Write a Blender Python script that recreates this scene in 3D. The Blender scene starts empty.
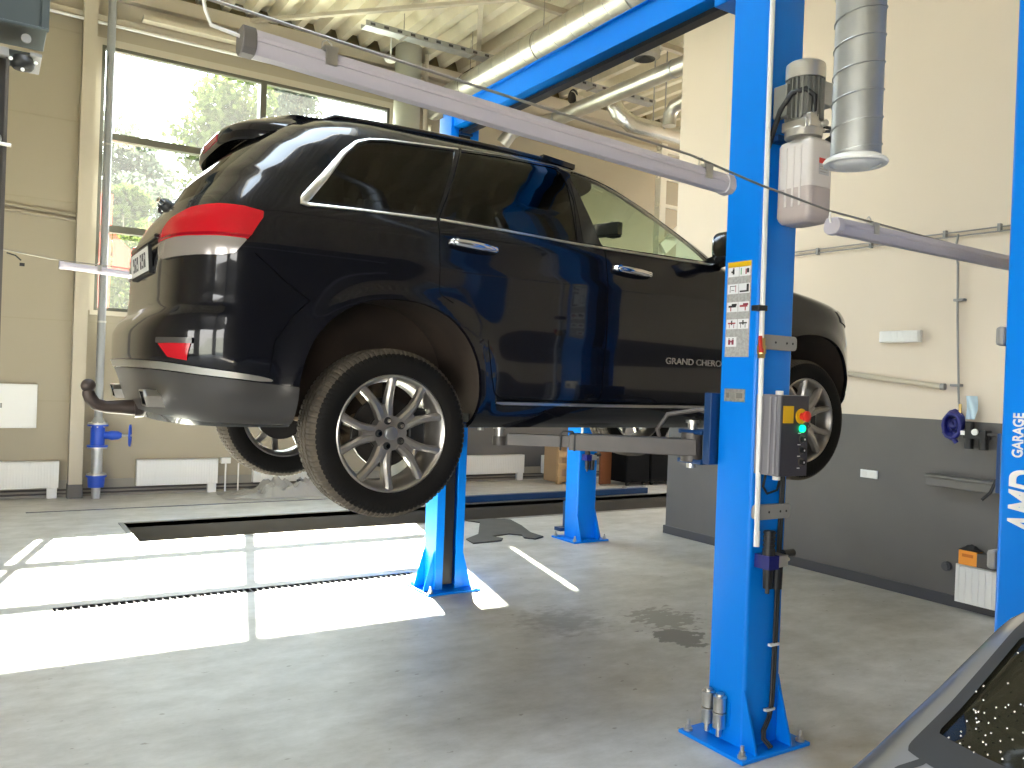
import bpy, bmesh, math, random
import numpy as np
from mathutils import Vector, Matrix
random.seed(7)
rng = np.random.default_rng(11)
SC = bpy.context.scene
COL = SC.collection
R = math.radians
A_ = lambda *a: np.array(a, float)

# ------------------------------------------------------------------ materials
def mat(name, col, rough=.5, metal=0., coat=0., coatr=.05, spec=.5, noise=None, bump=None, trans=0., emis=None, estr=0., alpha=1.):
    m = bpy.data.materials.new(name); m.use_nodes = True
    nt = m.node_tree; b = nt.nodes['Principled BSDF']
    b.inputs['Base Color'].default_value = (*col, 1)
    b.inputs['Roughness'].default_value = rough
    b.inputs['Metallic'].default_value = metal
    b.inputs['Coat Weight'].default_value = coat
    b.inputs['Coat Roughness'].default_value = coatr
    b.inputs['Specular IOR Level'].default_value = spec
    b.inputs['Transmission Weight'].default_value = trans
    b.inputs['Alpha'].default_value = alpha
    if emis:
        b.inputs['Emission Color'].default_value = (*emis, 1); b.inputs['Emission Strength'].default_value = estr
    tc = None
    if noise or bump:
        tc = nt.nodes.new('ShaderNodeTexCoord')
    if noise:                       # (scale, second colour, amount, stretch)
        sc, c2, amt = noise[:3]
        mp = nt.nodes.new('ShaderNodeMapping')
        if len(noise) > 3: mp.inputs['Scale'].default_value = noise[3]
        nz = nt.nodes.new('ShaderNodeTexNoise'); nz.inputs['Scale'].default_value = sc; nz.inputs['Detail'].default_value = 6
        rp = nt.nodes.new('ShaderNodeValToRGB')
        rp.color_ramp.elements[0].position = .5 - amt; rp.color_ramp.elements[1].position = .5 + amt
        rp.color_ramp.elements[0].color = (*col, 1); rp.color_ramp.elements[1].color = (*c2, 1)
        nt.links.new(tc.outputs['Object'], mp.inputs[0]); nt.links.new(mp.outputs[0], nz.inputs['Vector'])
        nt.links.new(nz.outputs['Fac'], rp.inputs[0]); nt.links.new(rp.outputs[0], b.inputs['Base Color'])
    if bump:
        sc, st = bump
        nz = nt.nodes.new('ShaderNodeTexNoise'); nz.inputs['Scale'].default_value = sc; nz.inputs['Detail'].default_value = 5
        bp = nt.nodes.new('ShaderNodeBump'); bp.inputs['Strength'].default_value = st; bp.inputs['Distance'].default_value = .01
        nt.links.new(tc.outputs['Object'], nz.inputs['Vector']); nt.links.new(nz.outputs['Fac'], bp.inputs['Height'])
        nt.links.new(bp.outputs[0], b.inputs['Normal'])
    return m

def glass(name, tint, refl=.9, veil=0., dcol=(.8, .8, .8)):
    """thin pane: see-through with fresnel reflection and a painted-in dust"""
    m = bpy.data.materials.new(name); m.use_nodes = True
    nt = m.node_tree; nt.nodes.clear()
    out = nt.nodes.new('ShaderNodeOutputMaterial')
    tr = nt.nodes.new('ShaderNodeBsdfTransparent'); tr.inputs[0].default_value = (*tint, 1)
    gl = nt.nodes.new('ShaderNodeBsdfGlossy'); gl.inputs['Roughness'].default_value = .02
    fr = nt.nodes.new('ShaderNodeFresnel'); fr.inputs[0].default_value = 1.5
    mu = nt.nodes.new('ShaderNodeMath'); mu.operation = 'MULTIPLY'; mu.inputs[1].default_value = refl
    mx = nt.nodes.new('ShaderNodeMixShader')
    gm_ = nt.nodes.new('ShaderNodeNewGeometry'); ma = nt.nodes.new('ShaderNodeMath'); ma.operation = 'MULTIPLY_ADD'; ma.inputs[1].default_value = 1 / 1.5 - 1.5; ma.inputs[2].default_value = 1.5
    nt.links.new(gm_.outputs['Backfacing'], ma.inputs[0]); nt.links.new(ma.outputs[0], fr.inputs[0])      # same reflection from both sides of the thin pane
    nt.links.new(fr.outputs[0], mu.inputs[0]); nt.links.new(mu.outputs[0], mx.inputs[0])
    nt.links.new(tr.outputs[0], mx.inputs[1]); nt.links.new(gl.outputs[0], mx.inputs[2])
    last = mx
    if veil:
        df = nt.nodes.new('ShaderNodeBsdfTranslucent'); df.inputs[0].default_value = (*dcol, 1)
        d2 = nt.nodes.new('ShaderNodeBsdfDiffuse'); d2.inputs[0].default_value = (*dcol, 1)
        ad = nt.nodes.new('ShaderNodeMixShader'); ad.inputs[0].default_value = .4
        nt.links.new(df.outputs[0], ad.inputs[1]); nt.links.new(d2.outputs[0], ad.inputs[2])
        m2 = nt.nodes.new('ShaderNodeMixShader'); m2.inputs[0].default_value = veil
        nt.links.new(mx.outputs[0], m2.inputs[1]); nt.links.new(ad.outputs[0], m2.inputs[2]); last = m2
    nt.links.new(last.outputs[0], out.inputs[0])
    return m

# ------------------------------------------------------------------ objects
ORG = {}
def tag(o, label=None, cat=None, group=None, kind=None):
    if label: o['label'] = label
    if cat: o['category'] = cat
    if group: o['group'] = group
    if kind: o['kind'] = kind
    return o
def thing(name, label, cat, loc, group=None):
    o = bpy.data.objects.new(name, None); COL.objects.link(o)
    o.location = loc; o.empty_display_size = .1
    ORG[o.name] = np.array(loc, float)
    return tag(o, label, cat, group)
def rotm(axis, deg): return np.array(Matrix.Rotation(R(deg), 3, axis))

class MB:
    def __init__(s): s.v = []; s.f = []; s.mi = []; s.n = 0; s.cur = 0
    def add(s, verts, faces, mi=None):
        verts = np.asarray(verts, float).reshape(-1, 3)
        s.v.append(verts)
        for f in faces: s.f.append([i + s.n for i in f]); s.mi.append(s.cur if mi is None else mi)
        s.n += len(verts); return s
    def box(s, c, d, rot=None, mi=None):
        d = np.array(d, float) / 2
        P = np.array([[x, y, z] for z in (-1, 1) for y in (-1, 1) for x in (-1, 1)]) * d
        if rot is not None: P = P @ np.asarray(rot).T
        return s.add(P + np.array(c, float), [(0, 2, 3, 1), (4, 5, 7, 6), (0, 1, 5, 4), (1, 3, 7, 5), (3, 2, 6, 7), (2, 0, 4, 6)], mi)
    def bb(s, x0, x1, y0, y1, z0, z1, mi=None):
        return s.box(((x0 + x1) / 2, (y0 + y1) / 2, (z0 + z1) / 2), (x1 - x0, y1 - y0, z1 - z0), None, mi)
    def beam(s, p0, p1, w, h, mi=None):          # box between two points
        p0 = np.array(p0, float); p1 = np.array(p1, float); d = p1 - p0; L = np.linalg.norm(d); d /= L
        up = A_(0, 0, 1) if abs(d[2]) < .95 else A_(0, 1, 0)
        sd = np.cross(d, up); sd /= np.linalg.norm(sd); up = np.cross(sd, d)
        return s.box((p0 + p1) / 2, (L, w, h), np.stack([d, sd, up], 1), mi)
    def tube(s, pts, r, n=10, caps=True, mi=None):
        P = np.array(pts, float); m = len(P)
        rr = np.broadcast_to(np.array(r, float), (m,))
        T = np.gradient(P, axis=0); T /= np.linalg.norm(T, axis=1)[:, None] + 1e-12
        u = np.cross(T[0], A_(0, 0, 1) if abs(T[0][2]) < .9 else A_(1, 0, 0)); u /= np.linalg.norm(u)
        V = []
        for i in range(m):
            u = u - T[i] * (u @ T[i]); u /= np.linalg.norm(u); w = np.cross(T[i], u)
            for k in range(n):
                a = 2 * math.pi * k / n; V.append(P[i] + rr[i] * (math.cos(a) * u + math.sin(a) * w))
        F = [(i * n + k, i * n + (k + 1) % n, (i + 1) * n + (k + 1) % n, (i + 1) * n + k) for i in range(m - 1) for k in range(n)]
        if caps: F += [tuple(range(n))[::-1], tuple((m - 1) * n + k for k in range(n))]
        return s.add(V, F, mi)
    def cyl(s, p0, p1, r0, r1=None, n=20, mi=None):
        p0 = np.array(p0, float); p1 = np.array(p1, float)
        d = (p1 - p0) / np.linalg.norm(p1 - p0); r1 = r0 if r1 is None else r1
        u = np.cross(d, A_(0, 0, 1) if abs(d[2]) < .9 else A_(1, 0, 0)); u /= np.linalg.norm(u); w = np.cross(d, u)
        V = [p + r * (math.cos(2 * math.pi * k / n) * u + math.sin(2 * math.pi * k / n) * w) for p, r in ((p0, r0), (p1, r1)) for k in range(n)]
        F = [(k, (k + 1) % n, n + (k + 1) % n, n + k) for k in range(n)] + [tuple(range(n))[::-1], tuple(range(n, 2 * n))]
        return s.add(V, F, mi)
    def lathe(s, prof, org, axis, n=32, close=False, mi=None):   # prof [(r,h)]
        org = np.array(org, float); d = np.array(axis, float); d /= np.linalg.norm(d)
        u = np.cross(d, A_(0, 0, 1) if abs(d[2]) < .9 else A_(1, 0, 0)); u /= np.linalg.norm(u); w = np.cross(d, u)
        V = [org + h * d + r * (math.cos(2 * math.pi * k / n) * u + math.sin(2 * math.pi * k / n) * w) for r, h in prof for k in range(n)]
        m = len(prof); F = [(i * n + k, i * n + (k + 1) % n, (i + 1) % m * n + (k + 1) % n, (i + 1) % m * n + k) for i in range(m if close else m - 1) for k in range(n)]
        return s.add(V, F, mi)
    def prism(s, poly, org, u, v, depth, mi=None):
        org = np.array(org, float); u = np.array(u, float); v = np.array(v, float); nn = np.cross(u, v)
        n = len(poly)
        V = [org + a * u + b * v for a, b in poly] + [org + a * u + b * v + nn * depth for a, b in poly]
        F = [tuple(range(n))[::-1], tuple(range(n, 2 * n))] + [(k, (k + 1) % n, n + (k + 1) % n, n + k) for k in range(n)]
        return s.add(V, F, mi)
    def grid(s, P, flip=False, mi=None):
        a, b = P.shape[:2]
        F = [(i * b + j, i * b + j + 1, (i + 1) * b + j + 1, (i + 1) * b + j) for i in range(a - 1) for j in range(b - 1)]
        if flip: F = [f[::-1] for f in F]
        return s.add(P.reshape(-1, 3), F, mi)
    def build(s, name, mats, parent=None, smooth=None, bevel=None, solid=None, weld=None, base=None, recalc=True):
        V = np.concatenate(s.v) if s.v else np.zeros((0, 3))
        if parent is not None: org = ORG[parent.name]
        else:
            lo, hi = V.min(0), V.max(0); org = np.array(base if base is not None else ((lo[0] + hi[0]) / 2, (lo[1] + hi[1]) / 2, lo[2]))
        me = bpy.data.meshes.new(name); me.from_pydata((V - org).tolist(), [], s.f); 
        mats = mats if isinstance(mats, (list, tuple)) else [mats]
        for m in mats: me.materials.append(m)
        me.polygons.foreach_set('material_index', s.mi)
        if weld or recalc:
            bm = bmesh.new(); bm.from_mesh(me)
            if weld: bmesh.ops.remove_doubles(bm, verts=bm.verts, dist=weld)
            if recalc: bmesh.ops.recalc_face_normals(bm, faces=bm.faces)
            bm.to_mesh(me); bm.free()
        if smooth is not None:
            me.polygons.foreach_set('use_smooth', [True] * len(me.polygons))
            if smooth < 180: me.set_sharp_from_angle(angle=R(smooth))
        me.update()
        o = bpy.data.objects.new(name, me); COL.objects.link(o)
        ORG[o.name] = org
        if parent is not None: o.parent = parent
        else: o.location = org
        if solid:
            md = o.modifiers.new('thick', 'SOLIDIFY'); md.thickness = solid[0]; md.offset = solid[1]
            if len(solid) > 2: md.material_offset = solid[2]; md.material_offset_rim = solid[3] if len(solid) > 3 else 0
        if solid and smooth is not None:
            md = o.modifiers.new('edges', 'EDGE_SPLIT'); md.split_angle = R(50)
        if bevel:
            md = o.modifiers.new('bevel', 'BEVEL'); md.width = bevel; md.segments = 2; md.limit_method = 'ANGLE'; md.angle_limit = R(40)
            md.harden_normals = False
        return o

def copy_tree(o, parent=None):
    c = o.copy(); COL.objects.link(c); ORG[c.name] = ORG[o.name]
    if parent is not None: c.parent = parent
    for ch in [x for x in o.children]: copy_tree(ch, c)
    return c
def structure(mb, name, m, **k):
    o = mb.build(name, m, **k); o['kind'] = 'structure'; return o

def text_part(txt, name, m, parent, org, xd, yd, width, height, depth=.002, thick=0., shear=0.):
    cu = bpy.data.curves.new(name, 'FONT'); cu.body = txt; cu.size = 1; cu.offset = thick; cu.shear = shear
    cu.extrude = .05
    ob = bpy.data.objects.new('tmp', cu); COL.objects.link(ob)
    dg = bpy.context.evaluated_depsgraph_get(); me = bpy.data.meshes.new_from_object(ob.evaluated_get(dg))
    bpy.data.objects.remove(ob)
    V = np.array([v.co[:] for v in me.vertices]); lo, hi = V.min(0), V.max(0); V = (V - lo) / (hi - lo)
    xd = np.array(xd, float); yd = np.array(yd, float); nd = np.cross(xd, yd)
    W = np.array(org) + V[:, :1] * width * xd + V[:, 1:2] * height * yd + V[:, 2:3] * depth * nd
    mb = MB(); mb.add(W, [tuple(p.vertices) for p in me.polygons])
    bpy.data.meshes.remove(me)
    return mb.build(name, m, parent, recalc=False)

# camera
cam = bpy.data.cameras.new('camera'); cam.sensor_width = 36; cam.lens = 833 / 1024 * 36
co = bpy.data.objects.new('camera', cam); COL.objects.link(co); SC.camera = co
_y, _p, _r = R(32.2), R(-.31), R(2.14)
_f = A_(math.sin(_y) * math.cos(_p), math.cos(_y) * math.cos(_p), math.sin(_p)); _rt = A_(math.cos(_y), -math.sin(_y), 0); _u = np.cross(_rt, _f)
_R = math.cos(_r) * _rt + math.sin(_r) * _u; _U = math.cos(_r) * _u - math.sin(_r) * _rt
_M = Matrix([[_R[i], _U[i], -_f[i]] for i in range(3)]).to_4x4(); _M.translation = (0, 0, 1.75)
co.matrix_world = _M
cam.clip_start = .05; cam.clip_end = 300

# ---- palette
M = {}
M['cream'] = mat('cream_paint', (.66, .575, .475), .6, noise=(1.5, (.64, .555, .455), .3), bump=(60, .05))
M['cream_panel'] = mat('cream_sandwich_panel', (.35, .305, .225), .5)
M['cream_steel'] = mat('cream_steel', (.47, .42, .33), .45)
M['deck'] = mat('galvanised_deck', (.70, .645, .50), .5, .0, noise=(6, (.64, .585, .445), .25))
M['grey_wall'] = mat('grey_wall_paint', (.105, .10, .098), .55, noise=(2, (.13, .122, .115), .3))
M['dark_base'] = mat('dark_skirting', (.06, .06, .068), .45)
M['blue'] = mat('blue_paint', (.0, .205, .78), .36, spec=.25, coat=.05, coatr=.2)
M['blue_dark'] = mat('dark_blue_paint', (.004, .04, .14), .4)
M['valve_blue'] = mat('valve_blue', (.01, .07, .5), .4)
M['galv'] = mat('galvanised_steel', (.46, .47, .47), .45, .8, noise=(9, (.38, .39, .40), .2), bump=(30, .08))
M['duct'] = mat('ventilation_duct', (.52, .50, .44), .36, .75, noise=(7, (.44, .42, .37), .2))
M['steel'] = mat('bare_steel', (.5, .49, .47), .35, .85)
M['steel_grey'] = mat('grey_steel_paint', (.075, .07, .068), .45, .2, noise=(8, (.105, .09, .082), .25))
M['bracket'] = mat('grey_bracket', (.27, .265, .26), .5)
M['chrome'] = mat('chrome', (.85, .85, .86), .08, 1.)
M['satin'] = mat('satin_chrome', (.72, .70, .66), .28, 1.)
M['black'] = mat('black_plastic', (.012, .012, .013), .45)
M['black_gloss'] = mat('black_gloss', (.008, .008, .009), .12, coat=.5)
M['rubber'] = mat('black_rubber', (.012, .0115, .011), .75, noise=(14, (.02, .018, .016), .2))
M['white'] = mat('white_enamel', (.78, .78, .77), .35)
M['white_plastic'] = mat('white_plastic', (.75, .74, .72), .4)
M['lamp_white'] = mat('lamp_diffuser', (.46, .43, .49), .4)
M['tank'] = mat('tank_plastic', (.72, .68, .67), .35, noise=(3, (.68, .63, .61), .3))
M['tank_oil'] = mat('tank_oil_part', (.50, .43, .42), .35)
M['alu'] = mat('cast_aluminium', (.62, .60, .57), .35, .8)
M['motor'] = mat('motor_grey', (.22, .22, .21), .45, .3)
M['ctrl'] = mat('control_box_grey', (.17, .165, .185), .45)
M['ctrl_dark'] = mat('control_panel_dark', (.035, .035, .05), .4)
M['yellow'] = mat('yellow_plate', (.75, .45, .01), .4)
M['red'] = mat('red_plastic', (.65, .03, .02), .35)
M['green_led'] = mat('green_lamp', (.0, .4, .12), .3, emis=(.0, .9, .25), estr=1.2)
M['brass'] = mat('brass', (.6, .42, .15), .3, .9)
M['orange'] = mat('orange_box', (.85, .32, .03), .5)
M['wood'] = mat('raw_wood', (.55, .38, .2), .6, noise=(4, (.45, .29, .14), .3, (1, 6, 1)))
M['brown_wood'] = mat('brown_board', (.25, .09, .04), .5)
M['plastic_film'] = mat('grey_plastic_film', (.36, .35, .33), .3, bump=(14, .9))
M['wire'] = mat('steel_wire', (.30, .28, .25), .45, .6)
M['trim_frame'] = mat('window_frame_paint', (.10, .095, .07), .4)
M['sticker'] = mat('sticker_grey', (.33, .32, .31), .45, noise=(90, (.42, .41, .40), .1))
M['lightblue'] = mat('pale_blue_film', (.5, .66, .78), .3)
M['cable'] = mat('cable_black', (.01, .01, .011), .5)
M['dark_teal'] = mat('dark_grey_paint', (.045, .06, .065), .4)
M['hose_blue'] = mat('navy_hose', (.008, .012, .16), .4)
# ------------------------------------------------------------------ concrete floor material
def concrete():
    m = bpy.data.materials.new('polished_concrete'); m.use_nodes = True
    nt = m.node_tree; b = nt.nodes['Principled BSDF']; N = nt.nodes.new; L = nt.links.new
    tc = N('ShaderNodeTexCoord')
    def noise(scale, st=(1, 1, 1), det=8, rough=.6):
        mp = N('ShaderNodeMapping'); mp.inputs['Scale'].default_value = st; L(tc.outputs['Object'], mp.inputs[0])
        n = N('ShaderNodeTexNoise'); n.inputs['Scale'].default_value = scale; n.inputs['Detail'].default_value = det; n.inputs['Roughness'].default_value = rough
        L(mp.outputs[0], n.inputs['Vector']); return n.outputs['Fac']
    def ramp(src, p0, p1, c0, c1):
        r = N('ShaderNodeValToRGB'); r.color_ramp.elements[0].position = p0; r.color_ramp.elements[1].position = p1
        r.color_ramp.elements[0].color = (*c0, 1); r.color_ramp.elements[1].color = (*c1, 1); L(src, r.inputs[0]); return r.outputs[0]
    base = ramp(noise(.9, (1, 1, 1)), .3, .7, (.475, .462, .440), (.585, .577, .562))
    fine = ramp(noise(2.6, (1, 1.7, 1), 12, .72), .36, .66, (.74, .73, .70), (1.14, 1.14, 1.15))
    mx = N('ShaderNodeMix'); mx.data_type = 'RGBA'; mx.blend_type = 'MULTIPLY'; mx.inputs[0].default_value = .8
    L(base, mx.inputs[6]); L(fine, mx.inputs[7])
    spk = ramp(noise(13, (1, 1.5, 1), 3, .5), .27, .31, (.62, .60, .56), (1, 1, 1))
    mxs = N('ShaderNodeMix'); mxs.data_type = 'RGBA'; mxs.blend_type = 'MULTIPLY'; mxs.inputs[0].default_value = 1
    L(mx.outputs[2], mxs.inputs[6]); L(spk, mxs.inputs[7]); mx = mxs
    # dark spill near the lift post
    def spill(cx, cy, rad, col, prev, thr0, thr1, sc):
        sp = N('ShaderNodeVectorMath'); sp.operation = 'DISTANCE'; sp.inputs[1].default_value = (cx, cy, 0)
        L(tc.outputs['Object'], sp.inputs[0])
        nz = noise(sc, (1, 1.6, 1), 6)
        d = N('ShaderNodeMath'); d.operation = 'DIVIDE'; d.inputs[1].default_value = rad; L(sp.outputs['Value'], d.inputs[0])
        s = N('ShaderNodeMath'); s.operation = 'ADD'; L(d.outputs[0], s.inputs[0])
        n2 = N('ShaderNodeMath'); n2.operation = 'MULTIPLY'; n2.inputs[1].default_value = 2.2; L(nz, n2.inputs[0]); L(n2.outputs[0], s.inputs[1])
        f = N('ShaderNodeMapRange'); f.inputs['From Min'].default_value = thr0; f.inputs['From Max'].default_value = thr1; f.inputs['To Min'].default_value = 1; f.inputs['To Max'].default_value = 0
        L(s.outputs[0], f.inputs['Value'])
        m2 = N('ShaderNodeMix'); m2.data_type = 'RGBA'; L(f.outputs[0], m2.inputs[0]); L(prev, m2.inputs[6]); m2.inputs[7].default_value = (*col, 1)
        return m2.outputs[2], f.outputs[0]
    c, f1 = spill(4.12, 4.25, .26, (.205, .197, .182), mx.outputs[2], 1.72, 1.80, 5.5)
    c, f2 = spill(4.35, 4.65, .42, (.30, .286, .26), c, 1.62, 1.72, 9)
    c, f3 = spill(3.5, 2.2, .5, (.38, .335, .26), c, 1.3, 2.2, 3)
    c, f4 = spill(3.6, 4.9, .5, (.34, .325, .30), c, 1.35, 1.9, 8)
    L(c, b.inputs['Base Color'])
    rr = N('ShaderNodeMapRange'); rr.inputs['To Min'].default_value = .32; rr.inputs['To Max'].default_value = .55; L(noise(2.1), rr.inputs['Value']); L(rr.outputs[0], b.inputs['Roughness'])
    bp = N('ShaderNodeBump'); bp.inputs['Strength'].default_value = .06; bp.inputs['Distance'].default_value = .01; L(noise(18), bp.inputs['Height']); L(bp.outputs[0], b.inputs['Normal'])
    b.inputs['Specular IOR Level'].default_value = .35
    return m
M['concrete'] = concrete()
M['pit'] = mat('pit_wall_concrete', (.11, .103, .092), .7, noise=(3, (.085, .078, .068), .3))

YB = 12.3; XR_ = 6.85; YC = 7.35; ZC = 6.82
XL = -7.; YF = -7.; XE = 15.
# floor round the inspection pit
fl = MB(); px0, px1, py0, py1 = 1.32, 11.6, 8.90, 10.03
DRAINS = [(.44, 3.25, 6.66, .13), (.42, 4.4, 11.09, .06)]
FHO = [(px0, px1, py0, py1)] + [(a, b, c - w / 2, c + w / 2) for a, b, c, w in DRAINS]
fx_ = sorted({XL, XE, *[h[0] for h in FHO], *[h[1] for h in FHO]}); fy_ = sorted({YF, YB + .6, *[h[2] for h in FHO], *[h[3] for h in FHO]})
for a, b in zip(fx_[:-1], fx_[1:]):
    for c, e in zip(fy_[:-1], fy_[1:]):
        if any(h[0] < (a + b) / 2 < h[1] and h[2] < (c + e) / 2 < h[3] for h in FHO): continue
        fl.add([(a, c, 0), (b, c, 0), (b, e, 0), (a, e, 0)], [(0, 1, 2, 3)])
structure(fl, 'floor', M['concrete'], base=(0, 0, 0), recalc=False)
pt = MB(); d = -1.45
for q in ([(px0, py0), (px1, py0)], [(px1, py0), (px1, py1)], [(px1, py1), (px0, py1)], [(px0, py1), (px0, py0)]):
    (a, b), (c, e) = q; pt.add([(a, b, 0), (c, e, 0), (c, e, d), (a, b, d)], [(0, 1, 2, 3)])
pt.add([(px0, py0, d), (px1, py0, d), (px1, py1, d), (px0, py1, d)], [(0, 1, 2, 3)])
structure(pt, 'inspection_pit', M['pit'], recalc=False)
ed = MB()
for x0, x1, y0, y1 in ((px0 - .05, px1, py0 - .05, py0), (px0 - .05, px1, py1, py1 + .05), (px0 - .05, px0, py0, py1)):
    ed.bb(x0, x1, y0, y1, -.05, .006)
structure(ed, 'trim_1', mat('pit_edge_steel', (.28, .27, .25), .45, .5))

# back wall (window side) with window openings
def wall_y(mb, x0, x1, z0, z1, y0, y1, holes):
    xs = sorted({x0, x1, *[h[0] for h in holes], *[h[1] for h in holes]}); zs = sorted({z0, z1, *[h[2] for h in holes], *[h[3] for h in holes]})
    for i in range(len(xs) - 1):
        for j in range(len(zs) - 1):
            cx, cz = (xs[i] + xs[i + 1]) / 2, (zs[j] + zs[j + 1]) / 2
            if any(h[0] < cx < h[1] and h[2] < cz < h[3] for h in holes): continue
            mb.bb(xs[i], xs[i + 1], y0, y1, zs[j], zs[j + 1])
WX0, WX1, WZ0, WZ1 = 1.16, 5.27, 2.46, 5.97
wb = MB(); wall_y(wb, XL, XE, .22, 6.75, YB, YB + .16, [(WX0, WX1, WZ0, WZ1), (5.952, 6.008, 4.25, 5.85)])
# joints between the sandwich panels
jt = MB()
for z in (1.25, 2.3, 3.84, 4.9, 6.05):
    jt.bb(XL, .93, YB - .004, YB, z - .008, z + .008); 
    if z < 2.4: jt.bb(1.08, XE, YB - .004, YB, z - .006, z + .006)
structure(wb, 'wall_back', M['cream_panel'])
wq = MB(); wq.bb(5.62, XE, YB - .008, YB, .22, 1.53); structure(wq, 'wall_back_lower', M['grey_wall'])
structure(jt, 'trim_2', mat('panel_joint', (.33, .29, .21), .6))
pl_ = MB(); pl_.bb(XL, XE, YB - .02, YB + .16, 0, .22)
structure(pl_, 'baseboard_back', mat('plinth_grey', (.30, .28, .24), .6))
# timber-coloured reveal + dark frame of the big window
wf = MB(); fw = .045
wf.bb(WX0, WX0 + fw, YB, YB + .09, WZ0, WZ1); wf.bb(WX1 - fw, WX1, YB, YB + .09, WZ0, WZ1)
wf.bb(WX0 + fw, WX1 - fw, YB, YB + .09, WZ1 - fw, WZ1); wf.bb(WX0 + fw, WX1 - fw, YB, YB + .09, WZ0, WZ0 + fw)
w1 = thing('window_1', None, None, (3.2, YB, WZ0)); w1['kind'] = 'structure'
wf.build('window_frame', M['trim_frame'], w1)
ml = MB(); ml.bb(3.24, 3.325, YB - .02, YB + .15, WZ0 + fw, WZ1 - fw); ml.build('mullion', M['trim_frame'], w1)
for z in (4.785, 3.56):
    t = MB(); t.bb(WX0 + fw, 3.24, YB - .01, YB + .14, z - .045, z + .045); t.bb(3.325, WX1 - fw, YB - .01, YB + .14, z - .045, z + .045)
    t.build('transom', M['trim_frame'], w1)
M['pane'] = glass('window_pane', (.93, .97, .95), .8, .013)  # slight film paints bright haze over the view outside
gp = MB(); gp.bb(WX0 + fw, WX1 - fw, YB + .045, YB + .05, WZ0 + fw, WZ1 - fw); gp.build('pane', M['pane'], w1)
w2 = MB(); w2.bb(5.952, 6.008, YB + .05, YB + .055, 4.25, 5.85); structure(w2, 'window_2', M['pane'])
sl = MB(); sl.bb(WX0 - .05, WX1 + .05, YB - .05, YB, WZ0 - .06, WZ0); sl.bb(WX0 - .10, WX0, YB - .012, YB, WZ0, WZ1 + .09); sl.bb(WX1, WX1 + .08, YB - .012, YB, WZ0, WZ1 + .09); sl.bb(WX0, WX1, YB - .012, YB, WZ1, WZ1 + .09)
structure(sl, 'trim_3', M['cream_steel'])
# header beam and purlins over the window, steel column left of it
hb = MB()
hb.bb(XL, XE, YB - .16, YB - .002, 6.56, 6.75); hb.bb(XL, XE, YB - .16, YB - .03, 6.22, 6.30); hb.bb(XL, XE, YB - .05, YB - .002, 6.30, 6.56)
structure(hb, 'trim_4', M['cream_steel'], bevel=.006)
hc = MB(); hc.bb(.92, 1.08, YB - .20, YB - .19, .18, 6.6); hc.bb(.92, 1.08, YB - .012, YB - .002, .18, 6.6); hc.bb(.994, 1.006, YB - .19, YB - .012, .18, 6.6)
hc.bb(.92, .932, YB - .19, YB - .012, .18, 6.6)
hc.bb(.91, 1.09, YB - .21, YB - .021, 0, .18, mi=1)
o = structure(hc, 'steel_column', [M['cream_steel'], M['grey_wall']])

# right-hand wall: cream above, grey paint below
wr = MB(); wr.bb(XR_, XR_ + .3, YF, YC, 1.545, 7.1)
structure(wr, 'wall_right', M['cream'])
wg = MB(); wg.bb(XR_, XR_ + .3, YF, YC, 0, 1.545); structure(wg, 'wall_right_lower', M['grey_wall'])
br = MB(); br.bb(XR_ - .02, XR_, YF, YC, 0, .095); br.bb(XR_ - .02, XR_ + .3, YC, YC + .02, 0, .095); structure(br, 'baseboard_right', M['dark_base'], bevel=.004)
def wall_x(mb, y0, y1, z0, z1, x0, x1, holes):
    ys = sorted({y0, y1, *[h[0] for h in holes], *[h[1] for h in holes]}); zs = sorted({z0, z1, *[h[2] for h in holes], *[h[3] for h in holes]})
    for i in range(len(ys) - 1):
        for j in range(len(zs) - 1):
            cy, cz = (ys[i] + ys[i + 1]) / 2, (zs[j] + zs[j + 1]) / 2
            if any(h[0] < cy < h[1] and h[2] < cz < h[3] for h in holes): continue
            mb.bb(x0, x1, ys[i], ys[i + 1], zs[j], zs[j + 1])
# closing walls of the hall beyond the corner and behind the viewer
wc = MB(); wall_x(wc, YC, YB + .16, 0, 7.1, XE, XE + .2, [(8.2, 11.2, 1.6, 5.4)]); structure(wc, 'wall_far_right', M['cream_panel'])  # window hole added out of sight to brighten the back room
wd = MB(); wd.bb(XR_ + .3, XE, YC - .2, YC, 0, 7.1); structure(wd, 'wall_inner', M['cream'])
wl = MB()
LH = [(-6.8, -.4, .0, 3.4), (1.4, 3.2, .9, 2.9)]      # open gates on the left
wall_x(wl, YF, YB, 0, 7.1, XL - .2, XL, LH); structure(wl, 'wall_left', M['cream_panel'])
FH = [(-5.5, -2.5, .0, 3.0)]  # unseen opening added behind the viewer to let in more light
wz = MB(); wall_y(wz, XL, XR_, 0, 7.1, YF - .2, YF, FH); structure(wz, 'wall_front', M['grey_wall'])
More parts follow.
